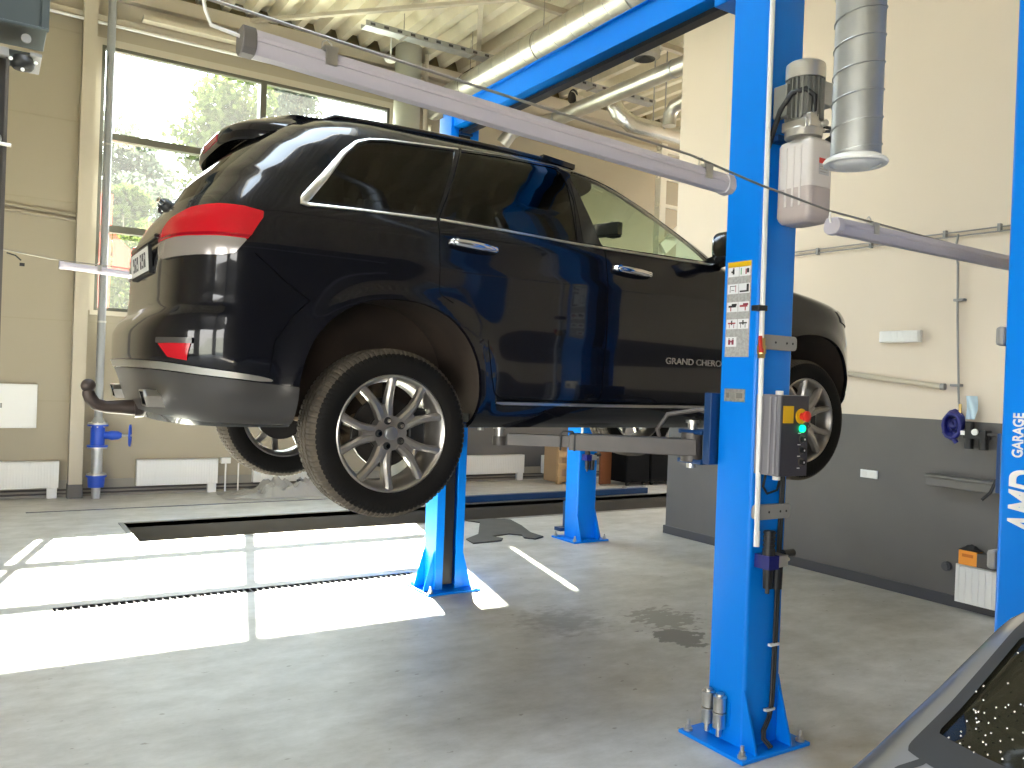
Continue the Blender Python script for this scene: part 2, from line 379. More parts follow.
# trapezoidal steel deck
ck = MB(); prof = []; x = XL; p = .345
while x < XE:
    prof += [(x, 6.82), (x + .10, 6.82), (x + .155, 6.965), (x + .29, 6.965)]; x += p
SX0, SX1, SY0, SY1 = -.4, 2.9, 3.25, 5.0          # unseen roof opening, added to brighten the foreground floor
for q, ((xa, za), (xb, zb)) in enumerate(zip(prof[:-1], prof[1:])):
    for y0, y1 in ((YF, SY0), (SY0, SY1), (SY1, YB + .1)):
        if y0 == SY0 and SX0 < (xa + xb) / 2 < SX1: continue
        ck.add([(xa, y0, za), (xb, y0, zb), (xb, y1, zb), (xa, y1, za)], [(0, 1, 2, 3)])
for x0, x1, y0, y1 in ((XL, XE, YF, SY0), (XL, SX0, SY0, SY1), (SX1, XE, SY0, SY1), (XL, XE, SY1, YB + .2)):
    ck.add([(x0, y0, 7.1), (x1, y0, 7.1), (x1, y1, 7.1), (x0, y1, 7.1)], [(0, 1, 2, 3)])
sk = MB()
for x in (SX0, SX1): sk.bb(x - .02, x + .02, SY0, SY1, 6.8, 7.12)
for y in (SY0, SY1): sk.bb(SX0, SX1, y - .02, y + .02, 6.8, 7.12)
structure(sk, 'trim_8', M['cream_steel'])
structure(ck, 'ceiling', M['deck'], weld=.0005)
ce = MB(); ce.bb(XL, XE, YB + .0, YB + .16, 6.75, 7.1); structure(ce, 'trim_5', mat('deck_gap_shade', (.16, .13, .06), .7))  # dark olive panel stands for the shade in the openings under the deck
# roof bracing
rb = MB(); rb.beam((3.0, 12.2, 6.72), (5.75, 9.3, 6.74), .07, .05); rb.beam((5.4, 9.7, 6.74), (6.5, 11.7, 6.74), .07, .05); rb.beam((5.75, 9.3, 6.74), (9.5, 9.3, 6.74), .08, .08)
structure(rb, 'trim_6', M['cream_steel'])
bm_ = MB()
for y in (5.6, -1.5):
    bm_.bb(XL, XR_, y - .09, y + .09, 6.795, 6.815); bm_.bb(XL, XR_, y - .09, y + .09, 6.5, 6.515); bm_.bb(XL, XR_, y - .008, y + .008, 6.515, 6.795)
structure(bm_, 'trim_7', M['cream_steel'])

# ------------------------------------------------------------------ light
w = bpy.data.worlds.new('sky'); SC.world = w; w.use_nodes = True
nt = w.node_tree; bg = nt.nodes['Background']
g = nt.nodes.new('ShaderNodeTexCoord'); sep = nt.nodes.new('ShaderNodeSeparateXYZ'); rp = nt.nodes.new('ShaderNodeValToRGB')
nt.links.new(g.outputs['Generated'], sep.inputs[0]); nt.links.new(sep.outputs['Z'], rp.inputs[0]); nt.links.new(rp.outputs[0], bg.inputs[0])
rp.color_ramp.elements[0].position = 0; rp.color_ramp.elements[0].color = (1, .97, .92, 1)
rp.color_ramp.elements[1].position = .7; rp.color_ramp.elements[1].color = (.72, .86, 1, 1)
bg.inputs[1].default_value = 4.6
su = bpy.data.lights.new('sun', 'SUN'); su.energy = 44; su.angle = R(.53); su.color = (1, .93, .82)
so = bpy.data.objects.new('sun', su); COL.objects.link(so)
el = R(39.6); hz = A_(.2486, .9686) / math.hypot(.2486, .9686)
sd = Vector((hz[0] * math.cos(el), hz[1] * math.cos(el), math.sin(el)))
so.rotation_euler = sd.to_track_quat('Z', 'Y').to_euler(); so.location = (3, 20, 20)
def portal(name, loc, sx, sy, direction):
    a = bpy.data.lights.new(name, 'AREA'); a.shape = 'RECTANGLE'; a.size = sx; a.size_y = sy; a.cycles.is_portal = True
    ob = bpy.data.objects.new(name, a); COL.objects.link(ob); ob.location = loc
    ob.rotation_euler = Vector(direction).to_track_quat('-Z', 'Z' if abs(direction[2]) < .5 else 'Y').to_euler()
for y0, y1, z0, z1 in LH: portal('gate_daylight', (XL - .1, (y0 + y1) / 2, (z0 + z1) / 2), y1 - y0, z1 - z0, (1, 0, 0))
for x0, x1, z0, z1 in FH: portal('added_front_light', ((x0 + x1) / 2, YF - .1, (z0 + z1) / 2), x1 - x0, z1 - z0, (0, 1, 0))
portal('added_far_light', (XE + .1, 9.7, 3.5), 3.0, 3.8, (-1, 0, 0))
portal('added_roof_light', ((SX0 + SX1) / 2, (SY0 + SY1) / 2, 7.11), SX1 - SX0, SY1 - SY0, (0, 0, -1))
portal('window_daylight', ((WX0 + WX1) / 2, YB + .2, (WZ0 + WZ1) / 2), WX1 - WX0, WZ1 - WZ0, (0, -1, 0))
vs = SC.view_settings; vs.view_transform = 'Standard'; vs.look = 'None'; vs.exposure = 1.74; vs.gamma = 1; vs.use_curve_mapping = False
SC.cycles.max_bounces = 10; SC.cycles.diffuse_bounces = 6; SC.cycles.transparent_max_bounces = 16
SC.cycles.caustics_reflective = False; SC.cycles.caustics_refractive = False
# ground outside
gr = MB(); gr.add([(-40, YB + .6, -.05), (90, YB + .6, -.05), (90, 130, -.05), (-40, 130, -.05)], [(0, 1, 2, 3)])
gr.add([(-60, -60, -.06), (XL - .2, -60, -.06), (XL - .2, YB + .6, -.06), (-60, YB + .6, -.06)], [(0, 1, 2, 3)])
gr.add([(XL - .2, -60, -.06), (60, -60, -.06), (60, YF - .2, -.06), (XL - .2, YF - .2, -.06)], [(0, 1, 2, 3)])
structure(gr, 'ground', mat('yard', (.28, .27, .25), .9, noise=(.6, (.22, .24, .17), .2)), recalc=False)
# ------------------------------------------------------------------ two-post lift
LX0, LX1 = 3.11, 3.365; LXC = (LX0 + LX1) / 2; CD = .225
def column(parent, y_out, s, top=3.88, side_gusset=True):
    """y_out: outer (closed) face; s=+1 if the slot looks towards +Y"""
    t = .012; yo, yi = y_out, y_out + s * CD
    def B(m, x0, x1, ya, yb, z0, z1, mi=0): m.bb(x0, x1, min(ya, yb), max(ya, yb), z0, z1, mi)
    c = MB()
    r = .022                                    # folded steel C with rounded outer corners
    poly = []
    for cx, a0 in ((LX0 + r, 180), (LX1 - r, 270)):
        for k in range(5):
            a = R(a0 + k * 22.5); poly.append((cx + r * math.cos(a), (r + r * math.sin(a))))
    outer = [(LX0, CD)] + poly + [(LX1, CD)]
    lip = .07
    ring = outer + [(LX1 - lip, CD), (LX1 - lip, CD - t), (LX1 - t, CD - t)] + [(LX1 - t, t), (LX0 + t, t)] + [(LX0 + t, CD - t), (LX0 + lip, CD - t), (LX0 + lip, CD)]
    V = [(x, yo + s * y, z) for z in (.02, top) for x, y in ring]; n = len(ring)
    F = [(k, (k + 1) % n, n + (k + 1) % n, n + k) for k in range(n)]
    c.add(V, F)
    B(c, LX0 + .005, LX1 - .005, yo + s * .005, yi - s * .005, top - .012, top)
    col = c.build('column', M['blue'], parent, smooth=35)
    # rubber cover strip inside the slot
    k = MB(); B(k, LX0 + lip + .006, LX1 - lip - .006, yi - s * .05, yi - s * .04, .05, top - .1); k.build('slot_cover', M['black'], col)
    # base plate, gussets, anchor bolts
    b = MB(); B(b, LX0 - .105, LX1 + .12, yo - s * .10, yi + s * .10, 0, .018); b.build('base_plate', M['blue'], col, bevel=.004)
    for x in (LX0, LX1 - .012):
        g = MB(); pts = [(yo, .018), (yo - s * .085, .018), (yo - s * .08, .05), (yo, .30)]
        g.prism([(a, z) for a, z in pts], (x, 0, 0), (0, 1, 0), (0, 0, 1), .012); g.build('gusset', M['blue'], col)
        sg = -1 if x == LX0 else 1; xx = LX0 if x == LX0 else LX1
        for yy in ((yo + s * .02, yi - s * .03) if side_gusset or x != LX0 else ()):
            g = MB(); g.prism([(xx, .018), (xx + sg * .09, .018), (xx + sg * .086, .045), (xx, .34)], (0, yy, 0), (1, 0, 0), (0, 0, 1), .012); g.build('gusset', M['blue'], col)
    for x in (LX0 - .07, LX1 + .085):
        for yy in (yo - s * .065, yi + s * .065):
            q = MB(); q.cyl((x, yy, .018), (x, yy, .03), .022, n=18); q.cyl((x, yy, .03), (x, yy, .048), .016, n=6); q.cyl((x, yy, .048), (x, yy, .075), .009, n=12); q.build('anchor_bolt', M['steel'], col, smooth=30)
    return col
def sock(m, *a, mi=0): m.bb(*a, mi=mi)

lift = thing('two_post_lift', 'blue two-post vehicle lift holding up the black car, with a beam across its tops', 'vehicle lift', (LXC, 4.5, 0))
near = column(lift, 2.75, 1, side_gusset=False)
far = column(lift, 6.225, -1)
# cross beam on top
b = MB(); b.bb(LX0 + .02, LX1 - .05, 2.78, 6.2, 3.775, 3.93); b.bb(LX0 + .0, LX1 - .03, 2.78, 6.2, 3.93, 3.938)
cb = b.build('cross_beam', M['blue'], lift, bevel=.008)
b = MB(); b.bb(LX0 + .09, LX0 + .16, 3.0, 6.0, 3.735, 3.762); 
for y in (3.1, 4.5, 5.9): b.bb(LX0 + .115, LX0 + .135, y - .01, y + .01, 3.762, 3.775)
b.build('height_limit_bar', M['black'], cb)
b = MB(); b.bb(LX0 - .004, LX1 + .004, 2.99, 3.12, 3.70, 3.86); b.bb(LX0 - .004, LX1 + .004, 2.76, 3.02, 3.86, 3.905); b.build('beam_bracket', M['blue'], cb, bevel=.006)
for x in (LX0 - .014, ):
    for z in (3.74, 3.82):
        q = MB(); q.cyl((x - .004, 3.06, z), (x + .02, 3.06, z), .014, n=6); q.build('beam_bolt', M['black'], cb)

# ---- carriages with arms and pads
def arm(parent, root, pad, zc, sx):
    """telescopic arm from pivot to pad"""
    root = np.array(root, float); pad = np.array(pad, float); d = pad - root; L = np.linalg.norm(d[:2]); u = A_(d[0] / L, d[1] / L, 0)
    a = MB(); a.beam(root + A_(0, 0, zc) - u * .02, root + u * L * .63 + A_(0, 0, zc), .115, .085)
    a.cyl(root + A_(0, 0, zc - .075), root + A_(0, 0, zc + .075), .055, n=20)
    ar = a.build('lift_arm', M['steel_grey'], parent, smooth=30, bevel=.004)
    b = MB(); b.beam(root + u * L * .55 + A_(0, 0, zc), root + u * (L - .05) + A_(0, 0, zc), .085, .058); b.cyl(root + u * L + A_(0, 0, zc - .035), root + u * L + A_(0, 0, zc + .012), .036, n=20)
    b.build('arm_extension', M['steel_grey'], ar, smooth=30)
    p = MB(); P0 = root + u * L + A_(0, 0, zc)
    p.cyl(P0, P0 + A_(0, 0, .07), .022, n=18); p.cyl(P0 + A_(0, 0, .05), P0 + A_(0, 0, .075), .034, n=18); p.cyl(P0 + A_(0, 0, .07), P0 + A_(0, 0, .085), .055, n=24)
    p.build('lift_pad', M['steel'], ar, smooth=30)
    r = MB(); r.cyl(P0 + A_(0, 0, .085), P0 + A_(0, 0, .103), .058, .054, n=24); r.build('pad_rubber', M['rubber'], ar, smooth=30)
    n_ = A_(-u[1], u[0], 0)                     # wire handle loop on the arm
    h0 = root + u * L * .60 + n_ * .058 * (1 if n_[1] < 0 else -1) + A_(0, 0, zc)
    h = MB(); h.tube([h0 + A_(0, 0, -.045), h0 + A_(0, 0, .04), h0 + A_(0, 0, .055) + u * .012, h0 + A_(0, 0, .055) + u * .06, h0 + A_(0, 0, .04) + u * .072, h0 + u * .072 + A_(0, 0, -.045)], .005, 8)
    h.build('arm_handle', M['black'], ar, smooth=60)
def carriage(y_in, s):
    c = MB(); z0, z1 = 1.36, 1.72
    def B(x0, x1, a, b, z0, z1, mi=0): c.bb(x0, x1, min(a, b), max(a, b), z0, z1, mi)
    B(LX0 + .075, LX1 - .075, y_in - s * .12, y_in + s * .05, z0 - .2, z1 + .1)
    B(LX0 - .05, LX1 + .05, y_in + s * .012, y_in + s * .06, z0, z1)
    for z in (1.355, 1.505): B(LX0 - .06, LX1 + .06, y_in + s * .06, y_in + s * .23, z, z + .022)
    cr = c.build('carriage', M['blue_dark'], lift, bevel=.004)
    for sx in (-1, 1):
        g = MB(); x = LXC + sx * .155           # foot guard loop of bent tube
        g.tube([(x, y_in + s * .20, 1.40), (x - sx * -.10, y_in + s * .27, 1.42), (x + sx * .13, y_in + s * .28, 1.52), (x + sx * .10, y_in + s * .24, 1.60), (x - sx * .02, y_in + s * .14, 1.63), (x - sx * .03, y_in + s * .05, 1.62)], .012, 10)
        g.build('guard_loop', M['steel_grey'], cr, smooth=60)
        p = MB(); p.cyl((x, y_in + s * .16, 1.33), (x, y_in + s * .16, 1.56), .024, n=18); p.cyl((x, y_in + s * .16, 1.56), (x, y_in + s * .16, 1.575), .035, n=18); p.build('pivot_pin', M['steel'], cr, smooth=30)
    return cr
cn = carriage(2.975, 1); cf = carriage(6.0, -1)
arm(lift, (LXC - .155, 2.975 + .16, 0), (2.30, 3.76, 0), 1.437, -1)
arm(lift, (LXC + .155, 2.975 + .16, 0), (3.93, 3.70, 0), 1.437, 1)
arm(lift, (LXC - .155, 6.0 - .16, 0), (2.30, 5.24, 0), 1.437, -1)
arm(lift, (LXC + .155, 6.0 - .16, 0), (3.93, 5.30, 0), 1.437, 1)

# ---- near column: stickers, plate, conduit, valve, control box, pump
st = MB(); xs = LX0 - .0015
def fx(y0, y1, z0, z1, mi, x=xs): st.bb(x, x + .0012, min(y0, y1), max(y0, y1), z0, z1, mi)
yL, yR = 2.957, 2.803; zt, zb = 2.372, 1.902; H = zt - zb
fx(yL, yR, zb, zt, 0)
fx(yL - .003, yR + .003, zt - .028, zt - .002, 2, xs - .0006)
rows = [.055, .235, .425, .605, .79]; hh = .105
for i, rr_ in enumerate(rows):
    z1 = zt - rr_ * H; z0 = z1 - hh * H * .98
    for j in range(1 if i == 4 else 2):
        ya = yL - .005 - j * .073; yb = ya - .069
        fx(ya, yb, z0, z1, 1, xs - .0006)
        ym = (ya + yb) / 2; zm = (z0 + z1) / 2; q = xs - .0012
        if (i, j) == (0, 0): fx(ym + .006, ym - .006, zm - .012, zm + .014, 3, q); fx(ym + .014, ym - .002, zm - .004, zm + .004, 3, q); fx(ym + .005, ym - .005, zm + .015, zm + .02, 4, q)
        if (i, j) == (0, 1): fx(ya - .008, ya - .014, z0 + .008, z1 - .008, 5, q); fx(ym - .004, ym - .011, z0 + .008, z1 - .014, 4, q); fx(yb + .022, yb + .008, zm - .010, zm + .012, 3, q)
        if (i, j) == (1, 0):
            fx(ya - .015, ya - .018, z0 + .008, z1 - .008, 3, q); fx(yb + .018, yb + .015, z0 + .008, z1 - .006, 4, q); fx(ya - .018, yb + .018, z1 - .012, z1 - .009, 3, q); fx(ya - .024, yb + .026, z0 + .016, z0 + .019, 3, q)
        if (i, j) == (1, 1): fx(yb + .02, yb + .006, z0 + .006, z1 - .004, 3, q); fx(ya - .006, yb + .018, z0 + .006, z0 + .014, 3, q)
        if i == 2: fx(ya - .010, yb + .010, zm - .002, zm + .008, 3 if j == 0 else 4, q); fx(ym + .004, yb + .006, zm + .006, zm + .016, 3 if j == 0 else 6, q); fx(ym + .012 - j * .02, ym + .006 - j * .02, z0 + .004, zm, 4, q)
        if i == 3: fx(ya - .010, yb + .010, zm + .001, zm + .008, 4 if j == 0 else 3, q); fx(ym + .004, ym - .004, zm - .004, z1 - .006, 3, q); fx(ym + .016, ym + .013, z0 + .005, zm, 4 if j == 0 else 3, q); fx(ym - .013, ym - .016, z0 + .005, zm, 4 if j == 0 else 3, q)
        if i == 4: fx(ym + .018, ym + .004, z0 + .010, z0 + .035, 6, q); fx(ym - .004, ym - .018, z0 + .010, z0 + .035, 6, q); fx(ym + .004, ym - .004, zm - .003, zm + .004, 6, q); fx(ym + .016, ym + .010, z1 - .012, z1 - .006, 3, q); fx(ym - .010, ym - .016, z1 - .012, z1 - .006, 3, q)
st.build('safety_sticker', [M['sticker'], mat('sticker_white', (.75, .75, .76), .4), M['yellow'], M['black'], mat('sticker_red', (.35, .05, .06), .5), mat('sticker_green', (.1, .35, .15), .5), mat('sticker_maroon', (.22, .02, .05), .5)], near, recalc=False)['label'] = 'grey warning sticker with white pictogram squares under a yellow strip'
pm = MB(); pm.bb(LX0 - .002, LX0, 2.815, 2.948, 1.682, 1.745); 
for k, (a, b_) in enumerate(((2.935, 2.915), (2.87, 2.83))): pm.bb(LX0 - .0028, LX0 - .002, b_, a, 1.70, 1.725, mi=1)
pm.build('rating_plate', [mat('aluminium_plate', (.55, .53, .47), .35, .7, noise=(60, (.4, .38, .34), .1)), mat('plate_print', (.2, .19, .17), .5)], near)
# grey brackets on the back face
for z in (1.975, 1.158):
    k = MB(); n_ = 8; pts = []
    x0, x1, hz_ = LX0 + .0, LX1 - .012, .035
    for cx, a0 in ((x1 - .02, -90), (x1 - .02, 0), (x0 + .02, 90), (x0 + .02, 180)):
        for q in range(4):
            a = R(a0 + q * 30); pts.append((cx + .02 * math.cos(a), (hz_ - .02) * (1 if a0 in (0, 90) else -1) + .02 * math.sin(a)))
    k.prism([(a, z + b_) for a, b_ in pts], (0, 2.748, 0), (1, 0, 0), (0, 0, 1), .03); 
    kb = k.build('bracket', M['bracket'], near, smooth=40)
    for x in (x0 + .09, x0 + .17, x1 - .03):
        h = MB(); h.cyl((x, 2.7185, z), (x, 2.717, z), .006, n=10); h.build('bracket_screw', M['black'], kb)
# air pipe down the back edge
ap = MB(); ap.tube([(3.082, 2.715, 3.9), (3.085, 2.715, 3.0), (3.095, 2.715, 1.99)], .0125, 14); ap.build('air_pipe', M['white'], near, smooth=60)
ap = MB(); ap.tube([(3.098, 2.712, 1.90), (3.105, 2.712, 1.4), (3.114, 2.712, 1.0)], .0125, 14)
ap.cyl((3.113, 2.712, 1.075), (3.114, 2.712, 1.0), .0145, n=14); ap.build('air_pipe', M['white'], near, smooth=60)
vl = MB(); vl.cyl((3.095, 2.713, 1.99), (3.096, 2.713, 1.955), .017, n=12); vl.cyl((3.096, 2.713, 1.955), (3.097, 2.713, 1.915), .021, n=16); vl.cyl((3.097, 2.713, 1.915), (3.098, 2.713, 1.895), .018, n=6)
v_ = vl.build('shutoff_valve', M['brass'], near, smooth=35)
vh = MB(); vh.beam((3.078, 2.70, 1.925), (3.070, 2.70, 2.00), .018, .012); vh.beam((3.09, 2.70, 1.93), (3.070, 2.70, 1.93), .018, .02); vh.build('valve_lever', M['red'], v_, bevel=.004)
cl = MB(); cl.bb(3.055, 3.115, 2.70, 2.75, 2.118, 2.145); cl.build('pipe_clip', M['black'], near, bevel=.004)
# filter-regulator at the lower end
fr_ = MB(); fr_.cyl((3.175, 2.69, 1.075), (3.175, 2.69, .985), .026, n=18); fr_.cyl((3.175, 2.69, .985), (3.175, 2.69, .96), .03, n=18)
for k in range(5): fr_.cyl((3.175, 2.69, 1.07 - k * .02), (3.175, 2.69, 1.063 - k * .02), .029, n=18)
fr_.bb(3.14, 3.21, 2.655, 2.745, .895, .96, mi=1); fr_.bb(3.21, 3.285, 2.665, 2.745, .90, .955, mi=2)
fr_.cyl((3.175, 2.69, .895), (3.175, 2.69, .80), .025, .021, n=18, mi=0); fr_.cyl((3.25, 2.70, .90), (3.25, 2.70, .79), .028, .026, n=18, mi=0)
fr_.cyl((3.29, 2.70, .955), (3.36, 2.70, .955), .019, n=16, mi=0); fr_.cyl((3.285, 2.70, .925), (3.33, 2.70, .925), .01, n=10, mi=2); fr_.cyl((3.175, 2.69, .80), (3.175, 2.69, .775), .010, n=10, mi=0)
fr_.build('air_regulator', [M['black'], M['hose_blue'], M['alu']], near, smooth=35)['label'] = 'black and blue compressed-air filter and regulator'
# black cables with white clips down to the floor
for dx in (0, .016):
    k = MB(); k.tube([(3.30 + dx, 2.735, 1.345), (3.295 + dx, 2.735, 1.0), (3.292 + dx, 2.735, .6), (3.285 + dx, 2.735, .22), (3.262 + dx, 2.73, .15), (3.215 + dx, 2.72, .10), (3.205 + dx, 2.71, .065), (3.225 + dx, 2.68, .03)], .0075, 8); k.build('cable', M['cable'], near, smooth=60)
for z, x in ((.505, 3.283), (.19, 3.268)):
    k = MB(); k.bb(x - .03, x + .035, 2.722, 2.74, z - .006, z + .006); k.build('cable_clip', M['white'], near)
k = MB(); k.tube([(3.19, 2.74, 1.34), (3.17, 2.735, 1.28), (3.2, 2.735, 1.245), (3.27, 2.735, 1.26), (3.29, 2.735, 1.32)], .006, 8); k.build('cable', M['cable'], near, smooth=60)
# control box
c = MB(); bx0, bx1, by0, by1 = 3.105, 3.295, 2.595, 2.742
c.bb(bx0, bx1, by0, by1, 1.345, 1.725)
cbx = c.build('control_box', M['ctrl'], near, bevel=.006)
c = MB(); c.bb(bx0 - .0, bx1 + .0, by0 - .008, by0 - .0005, 1.347, 1.723); c.build('front_panel', M['ctrl_dark'], cbx, bevel=.002)
c = MB()
for y in (2.62, 2.65, 2.70): c.bb(bx0 - .006, bx0 + .001, y - .005, y + .005, 1.355, 1.715)
c.build('side_rib', mat('box_rib', (.26, .25, .27), .4), cbx)
c = MB(); c.bb(3.115, 3.185, by0 - .011, by0 - .0078, 1.595, 1.675); c.build('warning_label', M['yellow'], cbx)
c = MB(); c.cyl((3.238, by0 - .008, 1.628), (3.238, by0 - .014, 1.628), .036, n=28); c.build('emergency_stop_ring', M['yellow'], cbx, smooth=30)
c = MB(); c.cyl((3.238, by0 - .012, 1.628), (3.238, by0 - .035, 1.628), .016, n=20); c.lathe([(.0, .055), (.018, .054), (.026, .048), (.026, .036), (.018, .03), (0, .03)], (3.238, by0, 1.628), (0, -1, 0), 24); c.build('emergency_stop_button', M['red'], cbx, smooth=40)
c = MB(); c.cyl((3.247, by0 - .008, 1.570), (3.247, by0 - .02, 1.570), .017, n=20); c.build('signal_lamp', M['green_led'], cbx, smooth=30)
for z in (1.520, 1.468, 1.412):
    c = MB(); c.cyl((3.25, by0 - .008, z), (3.25, by0 - .013, z), .020, n=24, mi=0); c.cyl((3.25, by0 - .013, z), (3.25, by0 - .028, z), .014, n=20, mi=1); c.cyl((3.25, by0 - .028, z), (3.25, by0 - .0285, z), .005, n=10, mi=2); c.build('push_button', [M['steel_grey'], M['black'], M['white']], cbx, smooth=30)
for z in (1.548, 1.494, 1.44, 1.384):
    c = MB(); c.bb(3.224, 3.244, by0 - .0088, by0 - .0079, z - .002, z + .002); c.build('panel_mark', M['white'], cbx)
for z in (1.73, 1.335):
    c = MB(); c.cyl((3.16, 2.65, z - .012), (3.16, 2.65, z + .014), .018, n=16); c.build('cable_gland', M['white_plastic'], cbx, smooth=30)
# power unit: motor, pump block, plastic tank
mx, my = 3.195, 2.60
m_ = MB(); m_.cyl((mx, my, 3.0), (mx, my, 3.20), .070, n=28)
for k in range(22):
    a = 2 * math.pi * k / 22; m_.beam((mx + .074 * math.cos(a), my + .074 * math.sin(a), 3.005), (mx + .074 * math.cos(a), my + .074 * math.sin(a), 3.195), .004, .018) if False else m_.box((mx + .078 * math.cos(a), my + .078 * math.sin(a), 3.10), (.020, .005, .185), rotm('Z', math.degrees(a)))
mo = m_.build('motor', M['motor'], near, smooth=30)
m_ = MB(); m_.lathe([(.0, 3.275), (.075, 3.275), (.088, 3.265), (.09, 3.25), (.09, 3.195), (.084, 3.195), (.084, 3.24)], (mx, my, 0), (0, 0, 1), 36); m_.build('fan_cover', M['alu'], mo, smooth=40)
m_ = MB(); m_.bb(mx + .065, mx + .15, my - .055, my + .055, 3.09, 3.20); m_.build('terminal_box', mat('terminal_grey', (.45, .45, .43), .4, .3), mo, bevel=.008)
m_ = MB(); m_.bb(mx - .10, mx - .06, my + .02, my + .10, 3.02, 3.17); m_.build('start_capacitor', M['motor'], mo, bevel=.006)
m_ = MB(); m_.bb(mx - .07, mx + .07, my - .07, my + .07, 2.955, 3.0); m_.bb(mx - .06, mx + .0, my - .085, my - .03, 2.96, 3.02); m_.cyl((mx, my, 2.925), (mx, my, 2.965), .085, n=28); m_.cyl((mx - .02, my - .07, 3.0), (mx - .02, my - .07, 3.035), .014, n=14); m_.cyl((mx + .05, my - .05, 2.99), (mx + .05, my - .09, 2.99), .016, n=14)
m_.build('pump_block', M['alu'], near, smooth=35, bevel=.004)
m_ = MB(); m_.tube([(mx - .02, my - .07, 3.02), (mx - .03, my - .08, 3.10), (mx - .055, my - .05, 3.135), (mx - .09, my - .0, 3.12), (mx - .105, my + .05, 3.05), (mx - .085, my + .10, 2.98), (mx - .075, my + .14, 2.9)], .013, 10); m_.build('hydraulic_hose', M['cable'], near, smooth=60)
m_ = MB(); m_.tube([(mx + .05, my - .07, 2.975), (mx + .12, my - .06, 2.985), (mx + .2, my + .0, 3.0), (mx + .21, my + .1, 3.02), (mx + .14, my + .14, 2.9)], .008, 8); m_.build('hydraulic_hose', M['cable'], near, smooth=60)
tx0, tx1, ty0, ty1 = 3.135, 3.30, 2.505, 2.70
def rr_poly(x0, x1, y0, y1, r, n=4):
    out = []
    for cx, cy, a0 in ((x1 - r, y0 + r, -90), (x1 - r, y1 - r, 0), (x0 + r, y1 - r, 90), (x0 + r, y0 + r, 180)):
        for k in range(n + 1):
            a = R(a0 + 90 * k / n); out.append((cx + r * math.cos(a), cy + r * math.sin(a)))
    return out
def loft(mb, secs, mi=None, caps=True):
    n = len(secs[0]); V = [p for s_ in secs for p in s_]
    F = [(i * n + k, i * n + (k + 1) % n, (i + 1) * n + (k + 1) % n, (i + 1) * n + k) for i in range(len(secs) - 1) for k in range(n)]
    if caps: F += [tuple(range(n))[::-1], tuple((len(secs) - 1) * n + k for k in range(n))]
    mb.add(V, F, mi)
m_ = MB()
def tsec(z, i): return [(x, y, z) for x, y in rr_poly(tx0 + i, tx1 - i, ty0 + i, ty1 - i, .028)]
zl_ = 2.688
loft(m_, [tsec(zl_, 0), tsec(2.89, 0), tsec(2.905, .006), tsec(2.915, .02), tsec(2.918, .04), tsec(2.935, .04)], 0)
loft(m_, [tsec(2.525, .028), tsec(2.53, .014), tsec(2.545, .004), tsec(2.56, 0), tsec(zl_ - .0005, 0)], 1)
tk = m_.build('oil_tank', [M['tank'], M['tank_oil']], near, smooth=45); tk['label'] = 'off-white plastic oil tank'
m_ = MB()
for y in (2.56, 2.60, 2.64): m_.bb(tx0 - .004, tx0 + .002, y - .006, y + .006, 2.60, 2.88)
m_.build('moulded_rib', M['tank'], tk, bevel=.003)
m_ = MB(); m_.bb(tx0 + .06, tx1 - .035, ty0 - .001, ty0, 2.745, 2.80, mi=0); m_.bb(tx0 + .06, tx1 - .035, ty0 - .0014, ty0, 2.795, 2.82, mi=1)
for k in range(3): m_.bb(tx0 + .066, tx1 - .045, ty0 - .0014, ty0, 2.755 + k * .012, 2.759 + k * .012, mi=2)
m_.build('tank_label', [mat('label_grey', (.5, .5, .53), .4), M['red'], M['sticker']], tk)
m_ = MB(); m_.cyl((tx1 - .015, ty0 + .03, 2.915), (tx1 + .012, ty0 + .012, 2.94), .016, n=14); m_.build('filler_cap', M['black'], tk, smooth=30)
k = MB(); k.bb(3.14, 3.34, 2.70, 2.75, 2.93, 2.96); k.build('pump_bracket', M['blue_dark'], near)
# far column top head plate (dark)
k = MB(); k.bb(LX0 + .085, LX1 - .085, 5.99, 6.005, 3.2, 3.80); k.build('head_plate', M['black'], far)
k = MB(); k.bb(LX0 + .07, LX1 - .07, 5.975, 6.0, 3.72, 3.74); k.build('head_bar', M['blue_dark'], far)

# extension adapters in a clip at the foot of the near column
for y, first in ((2.945, 1), (2.868, 0)):
    a = MB()
    for z0 in (.085, .165):
        a.lathe([(.0, z0), (.026, z0), (.031, z0 + .004), (.031, z0 + .066), (.033, z0 + .070), (.033, z0 + .076), (.026, z0 + .078), (0, z0 + .078)], (LX0 - .036, y, 0), (0, 0, 1), 24)
    a.cyl((LX0 - .036, y, .045), (LX0 - .036, y, .086), .014, n=16); a.cyl((LX0 - .036, y, .242), (LX0 - .036, y, .255), .02, n=16)
    o = a.build('lift_pad_adapter', M['satin'], None, smooth=35)
    tag(o, 'shiny steel lift pad extension at the near post foot, ' + ('left of the pair' if first else 'right of the pair'), 'adapter', 'pad extensions at the post foot')
k = MB(); k.bb(LX0 - .004, LX0, 2.83, 2.985, .10, .215); k.build('adapter_holder', M['blue'], near)

